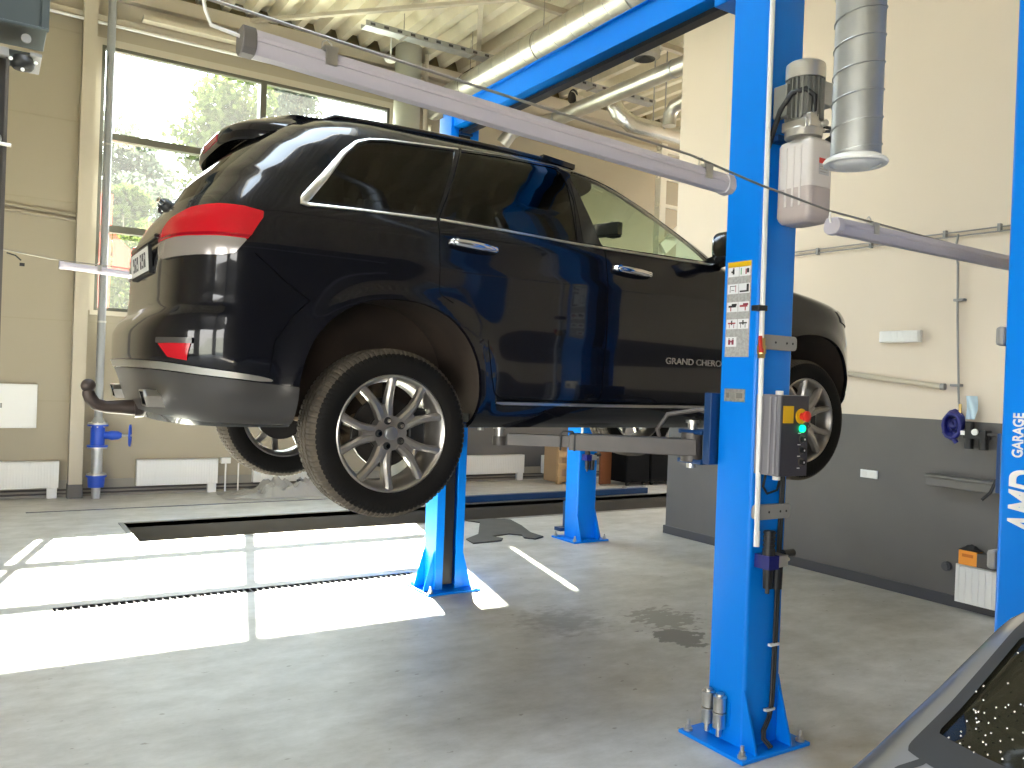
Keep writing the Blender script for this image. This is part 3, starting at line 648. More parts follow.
# second lift on the right edge: its post with lettering
lift2 = thing('two_post_lift', 'blue lift post at the right edge of the view with white lettering', 'vehicle lift', (LXC, 1.49, 0))
c2 = column(lift2, 1.61, -1)
text_part('AMD', 'lettering', M['white'], c2, (LX0 - .0025, 1.435, 1.262), (0, 0, 1), (0, 1, 0), .235, .135, .002, .022, .22)['label'] = 'large white slanted letters AMD'
text_part('GARAGE', 'lettering', M['white'], c2, (LX0 - .0025, 1.526, 1.540), (0, 0, 1), (0, 1, 0), .158, .038, .002, .025)['label'] = 'small white letters GARAGE'
k = MB(); k.bb(LX0 - .002, LX0, 1.40, 1.52, 1.93, 1.99); k.build('lettering_bar', M['white'], c2)
for z in (1.975, 1.158):
    k = MB(); k.bb(LX0 + .005, LX1 + .012, 1.612, 1.645, z - .035, z + .035); k.build('bracket', M['bracket'], c2, bevel=.012)
k = MB(); k.bb(LX0 + .02, LX0 + .2, 1.611, 1.63, 1.40, 1.62); k.build('control_box', M['blue_dark'], c2, bevel=.004)
k = MB(); k.tube([(LX0 + .03, 1.63, 1.45), (LX0 + .02, 1.645, 1.40), (LX0 + .0, 1.665, 1.37)], .006, 8); k.build('cable', M['cable'], c2, smooth=60)

# third lift behind the car (only one post in view)
lift3 = thing('two_post_lift', 'blue lift post standing behind the raised black car beside the pit', 'vehicle lift', (LXC + 2.40, 4.5 + 4.56, 0))
lift3.location = (LXC, 4.5, 0); ORG[lift3.name] = A_(LXC, 4.5, 0)
c3 = column(lift3, 2.75, 1, 2.6, False); column(lift3, 6.25, -1, 2.6)
for ch in list(near.children):
    if ch.name.split('.')[0] in ('air_regulator',) or (ch.name.split('.')[0] == 'air_pipe' and '.001' in ch.name): copy_tree(ch, c3)
k = MB(); k.bb(3.22 - .05, 3.22 + .10, 3.0, 3.10, .06, .40); k.bb(3.10, 3.40, 3.04, 3.16, .06, .10); k.build('carriage', M['blue_dark'], lift3, bevel=.004)
lift3.location = (LXC + 2.40, 4.5 + 4.56, 0)
# ------------------------------------------------------------------ car surfaces (plan outline per height, lofted)
def smooth_tab(pts, n=4000, k=60):
    a = np.array(pts, float); xs = np.linspace(a[0, 0], a[-1, 0], n); ys = np.interp(xs, a[:, 0], a[:, 1])
    yp = np.pad(ys, k, mode='reflect', reflect_type='odd'); ker = np.hanning(2 * k + 3)[1:-1]; ker /= ker.sum()
    return xs, np.convolve(yp, ker, 'valid')
class Shape:
    def __init__(s, W, XRr, XFf, Lr, Lf, nr, nf, bump=None, k=60):
        s.W = smooth_tab(W, k=2 * k); s.R = smooth_tab(XRr, k=int(1.3 * k)); s.F = smooth_tab(XFf, k=2 * k); s.Lr = Lr; s.Lf = np.array(Lf, float); s.nrt = np.array(nr, float); s.nf = nf; s.bump = bump
        s.sg = 1; s.sg = 1 if s.normal(np.array([.5]), np.array([.7]))[0, 1] > 0 else -1
    def nrf(s, z): return np.interp(z, s.nrt[:, 0], s.nrt[:, 1])
    def surf(s, t, z):
        t = np.asarray(t, float); z = np.asarray(z, float)
        w = np.interp(z, *s.W); xr = np.interp(z, *s.R); xf = np.interp(z, *s.F); Lf = np.interp(z, s.Lf[:, 0], s.Lf[:, 1]); Lr = s.Lr
        c0 = xr + Lr; c1 = xf - Lf
        pr = np.clip(-t, 0, 1) * math.pi / 2; pf = np.clip(t - 1, 0, 1) * math.pi / 2; ts = np.clip(t, 0, 1)
        x = c0 + (c1 - c0) * ts; y = w.copy() if w.shape == x.shape else np.broadcast_to(w, x.shape).copy()
        mr = t < 0; mf = t > 1
        nr = s.nrf(z); x = np.where(mr, c0 - Lr * np.sin(pr) ** (2 / nr), x); y = np.where(mr, w * np.cos(pr) ** (2 / nr), y)
        x = np.where(mf, c1 + Lf * np.sin(pf) ** (2 / s.nf), x); y = np.where(mf, w * np.cos(pf) ** (2 / s.nf), y)
        if s.bump: y = y + s.bump(x, z) * np.clip((y - .55) / .3, 0, 1)
        return np.stack([x, y, z + 0 * x], -1)
    def side_y(s, x, z):                       # half width at a side point
        x = np.asarray(x, float); z = np.asarray(z, float) + 0 * x
        w = np.interp(z, *s.W); xr = np.interp(z, *s.R); xf = np.interp(z, *s.F); Lf = np.interp(z, s.Lf[:, 0], s.Lf[:, 1])
        u = np.clip((xr + s.Lr - x) / s.Lr, 0, 1); v = np.clip((x - (xf - Lf)) / Lf, 0, 1)
        nr = s.nrf(z); y = w * (1 - u ** nr) ** (1 / nr) * (1 - v ** s.nf) ** (1 / s.nf)
        if s.bump: y = y + s.bump(x, z) * np.clip((y - .55) / .3, 0, 1)
        return y
    def t_of(s, x, y, z):                      # surface parameter of a point given by x (side) or y (rear corner)
        w = np.interp(z, *s.W); xr = np.interp(z, *s.R); c0 = xr + s.Lr; c1 = np.interp(z, *s.F) - np.interp(z, s.Lf[:, 0], s.Lf[:, 1])
        if x >= c0: return (x - c0) / (c1 - c0)
        nr = float(s.nrf(z)); return -math.atan2(max((c0 - x) / s.Lr, 0) ** (nr / 2), max(y / w, 0) ** (nr / 2)) / (math.pi / 2)
    def normal(s, t, z):
        e = 1e-3; a = s.surf(t + e, z) - s.surf(t - e, z); b = s.surf(t, z + e) - s.surf(t, z - e)
        n = np.cross(a, b); n /= np.linalg.norm(n, axis=-1)[..., None] + 1e-12
        return n if s.sg > 0 else -n
def sdf_poly(px, py, poly):
    P = np.array(poly, float); d = np.full(px.shape, 1e9); ins = np.zeros(px.shape, bool); n = len(P)
    for i in range(n):
        a = P[i]; b = P[(i + 1) % n]; e = b - a; wx = px - a[0]; wy = py - a[1]
        k = np.clip((wx * e[0] + wy * e[1]) / (e @ e + 1e-12), 0, 1)
        d = np.minimum(d, (wx - k * e[0]) ** 2 + (wy - k * e[1]) ** 2)
        c = ((a[1] <= py) != (b[1] <= py)) & (px < (b[0] - a[0]) * (py - a[1]) / (b[1] - a[1] + 1e-12) + a[0]); ins ^= c
    d = np.sqrt(d); return np.where(ins, -d, d)
def clip_grid(shape, ts, zs, field, off=0., sgn=-1, mirror=False):
    """keep the part of the surface where field > 0 (marching along grid edges)"""
    T, Z = np.meshgrid(ts, zs); P = shape.surf(T, Z); F = field(T, Z, P)
    nz, nt = T.shape; pts = []; idx = {}
    def vid(i, j):
        k = (i, j)
        if k not in idx: idx[k] = len(pts); pts.append((T[i, j], Z[i, j]))
        return idx[k]
    def eid(a, b):
        k = (a, b) if a < b else (b, a)
        if k not in idx:
            fa, fb = F[k[0]], F[k[1]]; u = fa / (fa - fb)
            idx[k] = len(pts); pts.append((T[k[0]] * (1 - u) + T[k[1]] * u, Z[k[0]] * (1 - u) + Z[k[1]] * u))
        return idx[k]
    faces = []
    K = F > 0
    for i in range(nz - 1):
        for j in range(nt - 1):
            c = [(i, j), (i, j + 1), (i + 1, j + 1), (i + 1, j)]; kk = [K[q] for q in c]
            if not any(kk): continue
            if all(kk): faces.append([vid(*q) for q in c]); continue
            f = []
            for q in range(4):
                a, b = c[q], c[(q + 1) % 4]
                if K[a]: f.append(vid(*a))
                if K[a] != K[b]: f.append(eid(a, b))
            if len(f) > 2: faces.append(f)
    pts = np.array(pts); V = shape.surf(pts[:, 0], pts[:, 1])
    if off: V = V + off * shape.normal(pts[:, 0], pts[:, 1])
    V = V * A_(1, sgn, 1)
    if sgn * shape.sg < 0: faces = [f[::-1] for f in faces]
    return V, faces

OX, OY, OZ = 1.574, 4.5, 1.24
AR = dict(x=.022, z=.40, rx=.455, rz=.457, n=2.25); AF = dict(x=2.93, z=.40, rx=.475, rz=.47, n=2.25)
def arch_f(x, z, a):
    dx = np.abs(x - a['x']) / a['rx']; dz = np.clip(z - a['z'], 0, None) / a['rz']
    return ((dx ** a['n'] + dz ** a['n']) ** (1 / a['n']) - 1) * a['rx']
def flare(x, z):
    b = 0
    for a in (AR, AF):
        f = arch_f(x, z, a); b = b + .022 * np.exp(-(np.clip(f, 0, None) / .07) ** 2) * np.clip((z - .25) / .15, 0, 1) - .0 * f
    # gentle hollow along the doors and a crease under the windows
    b = b - .014 * np.exp(-((z - .60) / .13) ** 2) * np.clip((x - .5) / .2, 0, 1) * np.clip((2.5 - x) / .2, 0, 1) + .008 * np.exp(-((z - 1.03) / .05) ** 2)
    return b
SUV = Shape(
    W=[(.26, .83), (.28, .875), (.33, .915), (.40, .94), (.55, .955), (.75, .962), (.95, .962), (1.10, .955), (1.2, .94), (1.25, .918), (1.4, .858), (1.55, .785), (1.66, .72), (1.72, .66), (1.77, .57), (1.80, .43), (1.815, .25), (1.82, .05)],
    XRr=[(.26, -.915), (.32, -.95), (.45, -.99), (.55, -1.03), (.68, -1.03), (.735, -1.0), (.775, -.945), (.85, -.935), (1.0, -.93), (1.15, -.915), (1.25, -.87), (1.4, -.78), (1.55, -.645), (1.66, -.52), (1.72, -.42), (1.77, -.24), (1.80, -.0), (1.815, .2), (1.82, .4)],
    XFf=[(.26, 3.4), (.32, 3.62), (.45, 3.76), (.6, 3.80), (.85, 3.78), (1.0, 3.72), (1.08, 3.62), (1.13, 3.35), (1.165, 3.0), (1.19, 2.75), (1.22, 2.6), (1.26, 2.48), (1.4, 2.22), (1.55, 1.95), (1.66, 1.72), (1.72, 1.52), (1.77, 1.2), (1.80, .85), (1.815, .6), (1.82, .5)],
    Lr=.42, Lf=[(.9, .80), (1.1, .75), (1.2, .65), (1.3, .60), (1.7, .55)], nr=[(.70, 3.0), (.80, 3.9), (1.18, 3.9), (1.35, 3.2)], nf=2.5, bump=flare)
# window outlines on the side (x, z), dots read off the car's flank
QWIN = [(-.408, 1.268), (-.30, 1.385), (-.19, 1.525), (-.12, 1.592), (-.06, 1.622), (.03, 1.638), (.415, 1.668), (.225, 1.283)]
RDOOR = [(.262, 1.285), (.452, 1.672), (.70, 1.690), (1.06, 1.692), (1.09, 1.62), (1.06, 1.262), (1.02, 1.255)]
FDOOR = [(1.225, 1.252), (1.13, 1.64), (1.16, 1.695), (1.40, 1.665), (1.62, 1.59), (1.80, 1.49), (1.945, 1.385), (2.055, 1.262), (2.03, 1.252)]
def sdfw(poly, r=.015):
    return lambda x, z: sdf_poly(x, z, poly) 
def on_side(x, y): return np.clip((y - .45) / .05, 0, 1) > .5
REAR_WIN = [(-.70, 1.27), (-.62, 1.63), (.62, 1.63), (.70, 1.27)]
WSHIELD = [(-.84, 1.235), (-.60, 1.70), (.60, 1.70), (.84, 1.235)]
def body_field(T, Z, P):
    x, y, z = P[..., 0], P[..., 1], P[..., 2]
    f = np.minimum(arch_f(x, z, AR), arch_f(x, z, AF)); f = np.where(y > .3, f, 1.)
    side = (T > -.35) & (T < 1.6)
    for poly in (QWIN, RDOOR, FDOOR): f = np.minimum(f, np.where(side, sdf_poly(x, z, poly), 1.))
    f = np.minimum(f, np.where(T < -.3, sdf_poly(y, z, REAR_WIN), 1.)); f = np.minimum(f, np.where(T > 1.15, sdf_poly(y, z, WSHIELD), 1.))
    return f
ZS = np.unique(np.concatenate([np.arange(.26, 1.0, .022), np.arange(1.0, 1.27, .012), np.arange(1.27, 1.70, .018), np.arange(1.70, 1.821, .006)]).round(4))
def qt(n, e):                                   # quarter samples, evenly spread over the curve
    th = np.linspace(0, math.pi / 2, 4000); a = np.sin(th) ** (2 / e) * .45; b = np.cos(th) ** (2 / e)
    L = np.concatenate([[0], np.cumsum(np.hypot(np.diff(a), np.diff(b)))]); return np.interp(np.linspace(0, L[-1], n), L, th) / (math.pi / 2)
TS = np.concatenate([-qt(70, 3.2)[::-1][:-1], np.linspace(0, 1, 130), 1 + qt(70, 2.5)[1:]])

suv = thing('suv', 'black sport utility car raised on the blue two-post lift', 'car', (OX, OY, OZ))
def cb_(V): return V + A_(OX, OY, OZ)
mp = bpy.data.materials.new('car_paint_black'); mp.use_nodes = True
b_ = mp.node_tree.nodes['Principled BSDF']; b_.inputs['Base Color'].default_value = (.0035, .004, .0075, 1); b_.inputs['Roughness'].default_value = .22; b_.inputs['Coat Weight'].default_value = 1.; b_.inputs['Coat Roughness'].default_value = .05; b_.inputs['Coat IOR'].default_value = 1.40; b_.inputs['Specular IOR Level'].default_value = .12
M['paint'] = mp
M['liner'] = mat('dusty_wheel_liner', (.050, .032, .022), .85, noise=(5, (.028, .019, .014), .25))
M['interior'] = mat('cabin_black', (.012, .012, .012), .7)
M['seat'] = mat('dark_leather', (.02, .018, .017), .55)
M['g_dark'] = glass('privacy_glass', (.035, .035, .035), 1.)
M['g_front'] = glass('green_tint_glass', (.80, .94, .82), 1.)
M['g_ws'] = glass('windscreen_glass', (.88, .96, .88), 1.)
M['lens_red'] = mat('red_lens', (.50, .006, .016), .2, coat=.25, spec=.25)
M['lens_clear'] = mat('clear_lens', (.36, .33, .32), .2, .35, coat=.35)
M['lower'] = mat('bumper_reflection_grey', (.05, .047, .047), .3, coat=.25, coatr=.12)  # dark grey puts the floor's reflection into the black bumper colour
m = MB()
for sg in (-1, 1):
    V, F = clip_grid(SUV, TS, ZS, body_field, 0, sg); m.add(cb_(V), F)
body = m.build('body', [M['paint'], M['interior']], suv, smooth=180, weld=.0015, solid=(.022, -1, 1, 0), recalc=False)
# windows: glass panes cut from the same surface
def patch(name, field, mt, ts, zs, off, sides=(-1, 1), parent=suv, solid=None, smooth=180):
    m = MB()
    for sg in sides:
        V, F = clip_grid(SUV, ts, zs, field, off, sg)
        if len(F): m.add(cb_(V), F)
    return m.build(name, mt, parent, smooth=smooth, weld=.0005, solid=solid, recalc=False)
tside = np.linspace(-.3, 1.5, 200); zwin = np.linspace(1.22, 1.72, 56)
for poly, mt, lb in ((QWIN, M['g_dark'], 'dark tinted rear quarter window'), (RDOOR, M['g_dark'], 'dark tinted rear door window'), (FDOOR, M['g_front'], 'greenish front door window')):
    for sg in (-1, 1): patch('side_window', lambda T, Z, P: -sdf_poly(P[..., 0], P[..., 2], poly) + .012, mt, tside, zwin, -.004, (sg,))['label'] = lb
patch('rear_window', lambda T, Z, P: np.where(T < -.25, -sdf_poly(P[..., 1], P[..., 2], REAR_WIN) + .012, -1), M['g_dark'], np.linspace(-1, -.2, 40), np.linspace(1.24, 1.66, 40), -.004)
patch('windscreen', lambda T, Z, P: np.where(T > 1.1, -sdf_poly(P[..., 1], P[..., 2], WSHIELD) + .012, -1), M['g_ws'], np.linspace(1.05, 2, 60), np.linspace(1.21, 1.72, 50), -.004)

# ribbons lying on the flank: trim, panel gaps
def ribbon(name, pts, w, mt, h=.004, sides=(-1, 1), parent=None, n=None, base=-.001):
    P = np.array(pts, float); L = np.concatenate([[0], np.cumsum(np.linalg.norm(np.diff(P[:, :2], axis=0), axis=1))])
    n = n or max(6, int(L[-1] / .02)); u = np.linspace(0, L[-1], n); X = np.interp(u, L, P[:, 0]); Z = np.interp(u, L, P[:, 1])
    wd = np.interp(u, L, np.broadcast_to(np.array(w, float), (len(P),)))
    D = np.stack([np.gradient(X), np.gradient(Z)], 1); D /= np.linalg.norm(D, axis=1)[:, None]; Nn = np.stack([-D[:, 1], D[:, 0]], 1)
    m = MB()
    for sg in sides:
        rows = []
        for q, e in ((-.5, base), (-.32, h), (.32, h), (.5, base)):
            x = X + Nn[:, 0] * wd * q; z = Z + Nn[:, 1] * wd * q; y = SUV.side_y(x, z) + e
            rows.append(np.stack([x, sg * y, z], 1))
        m.grid(cb_(np.stack(rows, 0)), flip=sg < 0)
    return m.build(name, mt, parent or suv, smooth=50, recalc=False)
for sg in (-1, 1):
    ribbon('window_trim', [(-.06, 1.635), (-.13, 1.607), (-.205, 1.535), (-.315, 1.395), (-.415, 1.275), (-.435, 1.25), (-.41, 1.242), (-.2, 1.252), (.22, 1.262)], [.012, .016, .026, .036, .042, .036, .02, .016, .016], M['satin'], .006, (sg,))
    ribbon('window_trim', [(-.06, 1.635), (.03, 1.652), (.42, 1.684), (.44, 1.686)], [.012, .011, .011, .011], M['satin'], .005, (sg,))
    ribbon('window_trim', [(.24, 1.264), (.6, 1.258), (1.06, 1.242), (1.6, 1.237), (2.05, 1.237), (2.11, 1.238)], .015, M['satin'], .006, (sg,))
    ribbon('window_trim', [(.46, 1.688), (.7, 1.706), (1.1, 1.712), (1.42, 1.682), (1.64, 1.605), (1.82, 1.507), (1.97, 1.402), (2.09, 1.275)], .008, mat('dull_trim', (.28, .26, .23), .3, .8), .004, (sg,))
    ribbon('rocker_trim', [(.575, .392), (.62, .388), (1.3, .386), (2.1, .388), (2.38, .392)], [.008, .018, .018, .018, .008], M['satin'], .006, (sg,))
g_ = mat('panel_gap_black', (.002, .002, .002), .9, spec=.05)
for pts in ([(.23, 1.25), (.224, 1.06), (.228, .90), (.30, .865)], [(.505, .70), (.53, .55), (.56, .44), (.60, .41), (1.1, .405), (2.30, .405)], [(1.235, 1.235), (1.24, 1.0), (1.25, .7), (1.24, .45), (1.22, .41)], [(.45, 1.685), (.345, 1.47), (.232, 1.262)],
            [(1.075, 1.70), (1.10, 1.5), (1.06, 1.26)], [(2.12, 1.235), (2.18, 1.1), (2.24, .8), (2.24, .55), (2.2, .41)], [(-.40, .82), (-.46, .76), (-.545, .635), (-.56, .49)], [(-.40, .82), (-.52, .90), (-.64, 1.0)]):
    for sg in (-1, 1): ribbon('panel_gap', pts, .006, g_, .0012, (sg,))
for pts in ([(-.66, 1.02), (-.55, .965), (-.40, .82)],): pass
# pillars: gloss black bands between the door windows
for sg in (-1, 1):
    patch('pillar_cover', lambda T, Z, P: np.minimum(-sdf_poly(P[..., 0], P[..., 2], [(1.10, 1.255), (1.12, 1.69), (1.12, 1.69), (1.215, 1.255)]), 1), M['black_gloss'], np.linspace(.3, .9, 160), zwin, .002, (sg,))
# chrome rear bumper strip, lower bumper, lamps
def strip_field(T, Z, P):
    x = P[..., 0]; zc = np.interp(x, [-1.03, -.95, -.83, -.55], [.524, .517, .50, .468]); hw = np.interp(x, [-1.0, -.8, -.6, -.545, -.54], [.016, .014, .011, .005, -.01])
    return hw - np.abs(P[..., 2] - zc)
trear = np.linspace(-1, .12, 150)
patch('bumper_strip', strip_field, M['satin'], trear, np.linspace(.43, .56, 40), .007)
patch('lower_bumper', lambda T, Z, P: np.minimum(np.minimum(np.interp(P[..., 0], [-1.03, -.95, -.83, -.55, -.4], [.50, .495, .48, .452, .44]) - P[..., 2], P[..., 2] - np.interp(P[..., 0], [-1.0, -.8, -.5, -.44], [.305, .285, .275, .28])), arch_f(P[..., 0], P[..., 2], AR) - .0), M['lower'], trear, np.linspace(.27, .52, 30), .004)
def uv_poly(pts):
    return [(SUV.t_of(x, y, z) * 1.1, z) for x, y, z in pts]
TAIL = uv_poly([(-.945, .42, 1.05), (-.94, .44, 1.115), (-.92, .58, 1.162), (-.85, .74, 1.19), (-.76, .86, 1.195), (-.68, .92, 1.19), (-.606, .94, 1.178), (-.609, .94, 1.15), (-.655, .94, 1.07), (-.715, .93, .992), (-.76, .92, .982), (-.86, .79, .982), (-.94, .56, .985), (-.95, .47, 1.0)])
zt_ = np.linspace(.95, 1.23, 44); tt_ = np.linspace(-.95, .1, 150)
red_line = lambda P: np.interp(P[..., 0], [-.95, -.9, -.84, -.60], [1.078, 1.070, 1.060, 1.050])
for sg in (-1, 1):
    tl = patch('tail_lamp', lambda T, Z, P: np.minimum(-sdf_poly(T * 1.1, P[..., 2], TAIL), P[..., 2] - red_line(P)), M['lens_red'], tt_, zt_, .014, (sg,), solid=(.012, -1))
    tl['label'] = 'red upper half of the tail lamp' 
    patch('clear_lens', lambda T, Z, P: np.minimum(-sdf_poly(T * 1.1, P[..., 2], TAIL), red_line(P) - P[..., 2]), M['lens_clear'], tt_, zt_, .012, (sg,), parent=tl, solid=(.012, -1))
    patch('lamp_band', lambda T, Z, P: np.minimum(-sdf_poly(T * 1.1, P[..., 2], TAIL), .006 - np.abs(P[..., 2] - red_line(P) - .010)), mat('deep_red_lens', (.28, .0, .01), .15), tt_, np.linspace(1.03, 1.11, 40), .0155, (sg,), parent=tl)
FOG = uv_poly([(-.97, .715, .608), (-.868, .885, .614), (-.875, .862, .540), (-.935, .775, .552)])
for sg in (-1, 1):
    fo = patch('rear_reflector', lambda T, Z, P: -sdf_poly(T * 1.1, P[..., 2], FOG), M['lens_red'], np.linspace(-.8, -.2, 120), np.linspace(.5, .65, 40), .004, (sg,))
    patch('reflector_bezel', lambda T, Z, P: np.minimum(.012 - np.abs(P[..., 2] - .622), np.minimum(T * 1.1 + .63, -T * 1.1 - .335)), M['lower'], np.linspace(-.8, -.2, 120), np.linspace(.59, .65, 20), .010, (sg,), parent=fo)
# front lamps and grille
HEAD = lambda T, Z, P: np.minimum(np.minimum(T - 1.22, 1.62 - T) * .6, np.minimum(P[..., 2] - (.93 + (1.62 - T) * .12), 1.05 - P[..., 2]))
for sg in (-1, 1): patch('head_lamp', HEAD, M['lens_clear'], np.linspace(1.1, 1.75, 80), np.linspace(.88, 1.08, 40), .006, (sg,))
gm = lambda T, Z, P: np.minimum(np.minimum(T - 1.66, .055 - np.abs(P[..., 2] - .93)), .05 - np.abs(np.mod(P[..., 1] + .06, .15) - .075))
patch('grille', gm, M['black_gloss'], np.linspace(1.6, 2, 110), np.linspace(.86, 1.0, 24), .006)
patch('lower_bumper', lambda T, Z, P: np.where(T > 1.05, np.minimum(.50 - P[..., 2], arch_f(P[..., 0], P[..., 2], AF)), -1), M['lower'], np.linspace(1, 2, 80), np.linspace(.27, .52, 24), .003)
# wheel-arch liners and floor pan
for a in (AR, AF):
    for sg in (-1, 1):
        m = MB(); q = []
        for k in range(41):
            th = math.pi * k / 40; c_, s_ = math.cos(th), math.sin(th)
            q.append((a['x'] - (a['rx'] + .01) * np.sign(c_) * abs(c_) ** (2 / a['n']), a['z'] + (a['rz'] + .012) * abs(s_) ** (2 / a['n'])))
        q = [(q[0][0], .29)] + q + [(q[-1][0], .29)]
        m.grid(cb_(np.array([[(x, sg * (float(SUV.side_y(x, z)) - .018 if yy is None else yy), z) for x, z in q] for yy in (None, .80, .52)])))
        n = len(q); m.add(cb_(np.array([(x, sg * .52, z) for x, z in q])), [tuple(range(n))])
        m.build('wheel_arch_liner', M['liner'], suv, smooth=60)
m = MB(); m.bb(OX + .48, OX + 2.45, OY - .84, OY + .84, OZ + .285, OZ + .33); m.bb(OX - .78, OX + .50, OY - .5, OY + .5, OZ + .36, OZ + .40); m.bb(OX + 2.4, OX + 3.3, OY - .5, OY + .5, OZ + .30, OZ + .36); m.bb(OX - .72, OX - .46, OY - .66, OY + .66, OZ + .34, OZ + .37)
m.build('floor_pan', M['interior'], suv)
m = MB(); m.tube([(OX - .82, OY - .40, OZ + .35), (OX - .5, OY - .42, OZ + .33), (OX - .1, OY - .42, OZ + .36), (OX + .4, OY - .25, OZ + .30), (OX + 2.2, OY - .2, OZ + .28)], .032, 12); m.cyl((OX - .55, OY - .42, OZ + .345), (OX - .55, OY + .3, OZ + .345), .075, n=20); m.build('exhaust_pipe', mat('rusty_steel', (.25, .17, .1), .6, .5, noise=(8, (.4, .3, .2), .2)), suv, smooth=60)
# suspension pieces, each a part
M['dirty'] = mat('dirty_metal', (.16, .12, .085), .7, .3, noise=(10, (.3, .22, .14), .2))
for sg in (-1, 1):
    for x0, x1, z0, z1 in ((-.12, -.25, .17, .30), (.15, .35, .16, .30), (.0, .0, .35, .50), (-.05, -.33, .18, .29)):
        m = MB(); m.beam((OX + x0, OY + sg * .72, OZ + z0 + .02), (OX + x1, OY + sg * .30, OZ + z1 + .04), .05, .06); m.build('suspension_arm', M['dirty'], suv, bevel=.006)
    m = MB(); m.cyl((OX + .0, OY + sg * .70, OZ + .237), (OX, OY + sg * .25, OZ + .34), .03, n=12); m.build('drive_shaft', M['dirty'], suv, smooth=40)
    m = MB(); m.tube([(OX + .1, OY + sg * .5, OZ + .2), (OX + .1, OY + sg * .5, OZ + .5)], .05, 12); m.build('shock_absorber', M['dirty'], suv, smooth=40)
    m = MB(); m.beam((OX + 2.93, OY + sg * .72, OZ + .30), (OX + 2.9, OY + sg * .30, OZ + .34), .06, .05); m.build('suspension_arm', M['dirty'], suv, bevel=.006)
# exhaust tips and tow bar
for sg in (-1, 1):
    m = MB(); yc = sg * .52; P = []
    for x, k in ((-1.005, 1), (-.80, 1)):
        pass
    sec = lambda x, k: [(OX + x + (0 if z < 0 else -.012), OY + yc + a * k, OZ + .368 + z * k) for a, z in ((-.085, -.035), (.055, -.035), (.085, -.01), (.085, .035), (-.055, .035), (-.085, .01))]
    V = sec(-.985, 1) + sec(-.80, 1) + sec(-.985, .84) + sec(-.85, .84)
    F = [(k, (k + 1) % 6, 6 + (k + 1) % 6, 6 + k) for k in range(6)] + [(k, (k + 1) % 6, 12 + (k + 1) % 6, 12 + k) for k in range(6)]
    m.add(V, F); m.add([V[12 + k] for k in range(6)] + [V[18 + k] for k in range(6)], [(k, (k + 1) % 6, 6 + (k + 1) % 6, 6 + k) for k in range(6)] , 1); m.add([V[18 + k] for k in range(6)], [tuple(range(6))], 1)
    m.build('exhaust_tip', [M['satin'], M['black']], suv, recalc=False, solid=(.004, 0))
m = MB(); pb = [(-.93, 0, .30), (-1.0, 0, .302), (-1.08, 0, .302), (-1.125, 0, .315), (-1.15, 0, .345), (-1.158, 0, .365), (-1.16, 0, .38)]
m.tube([(OX + a, OY + b, OZ + c) for a, b, c in pb], [.042, .036, .03, .03, .030, .029, .026], 14)
sp = [(.0, -.034)] + [(.034 * math.cos(R(q)), .034 * math.sin(R(q))) for q in range(-75, 80, 15)] + [(0, .034)]
m.lathe([(r, OZ + .404 + h) for r, h in sp], (OX - 1.16, OY, 0), (0, 0, 1), 20)
m.cyl((OX - .955, OY, OZ + .30), (OX - .80, OY, OZ + .315), .05, n=16); m.build('tow_bar', mat('tow_bar_steel', (.07, .052, .045), .45, .4), suv, smooth=60)
# tailgate: plate, handle bar, wiper, spoiler with brake lamp
m = MB(); py_, pz_ = .26, .056; m.box((OX - 0.9420, OY, OZ + 1.015), (.016, .54, .135), rotm('Y', -4), mi=0); m.box((OX - 0.9515, OY, OZ + 1.016), (.005, .515, .112), rotm('Y', -4), mi=1)
pass
for k, y in enumerate((.16, .10, .04, -.06, -.12, -.18)): m.box((OX - 0.9546, OY + y, OZ + 1.016), (.002, .036, .07), rotm('Y', -4), mi=3); m.box((OX - 0.9556, OY + y, OZ + 1.016 + (.012 if k % 2 else -.012)), (.002, .016, .02), rotm('Y', -4), mi=1)
m.build('number_plate', [M['black'], M['white'], M['valve_blue'], mat('plate_print_dark', (.06, .06, .07), .5)], suv)
m = MB(); m.bb(OX - .945, OX - .91, OY - .38, OY + .38, OZ + 1.10, OZ + 1.122); m.build('tailgate_bar', M['black_gloss'], suv, bevel=.008)
m = MB(); m.lathe([(0, .045), (.018, .042), (.030, .026), (.034, 0), (.034, -.03)], (OX - .83, OY - .0, OZ + 1.315), (-.75, 0, .65), 20); m.beam((OX - .865, OY - .0, OZ + 1.34), (OX - .80, OY + .42, OZ + 1.36), .02, .02); wp = m.build('rear_wiper', M['black'], suv, smooth=50)
m = MB(); m.lathe([(0, .03), (.014, .025), (.018, 0)], (OX - .862, OY - .03, OZ + 1.328), (-.75, -.5, .4), 14); m.build('wiper_cap', M['chrome'], wp, smooth=60)
P = []
for y in np.linspace(-.60, .60, 45):
    e = (abs(y) / .60) ** 4.0; dx = .20 * e; dz = -.03 * e - .012 * (y / .60) ** 2
    P.append([(a + dx * (1 if a < -.45 else .3), y, b + dz) for a, b in ((-.30, 1.768), (-.42, 1.764), (-.52, 1.746), (-.575, 1.728), (-.612, 1.710), (-.632, 1.695), (-.640, 1.665), (-.640, 1.635), (-.628, 1.622), (-.60, 1.625), (-.52, 1.65), (-.42, 1.70))])
m = MB(); P = np.array(P); m.grid(cb_(P)); n = P.shape[1]
m.add(cb_(P[0]), [tuple(range(n))]); m.add(cb_(P[-1]), [tuple(range(n))])
spo = m.build('roof_spoiler', M['paint'], suv, smooth=50)
m = MB(); m.box((OX - .637, OY - .02, OZ + 1.660), (.014, .30, .038)); m.build('brake_lamp', mat('brake_lamp_red', (.4, .05, .07), .2, coat=.5), spo, bevel=.004)
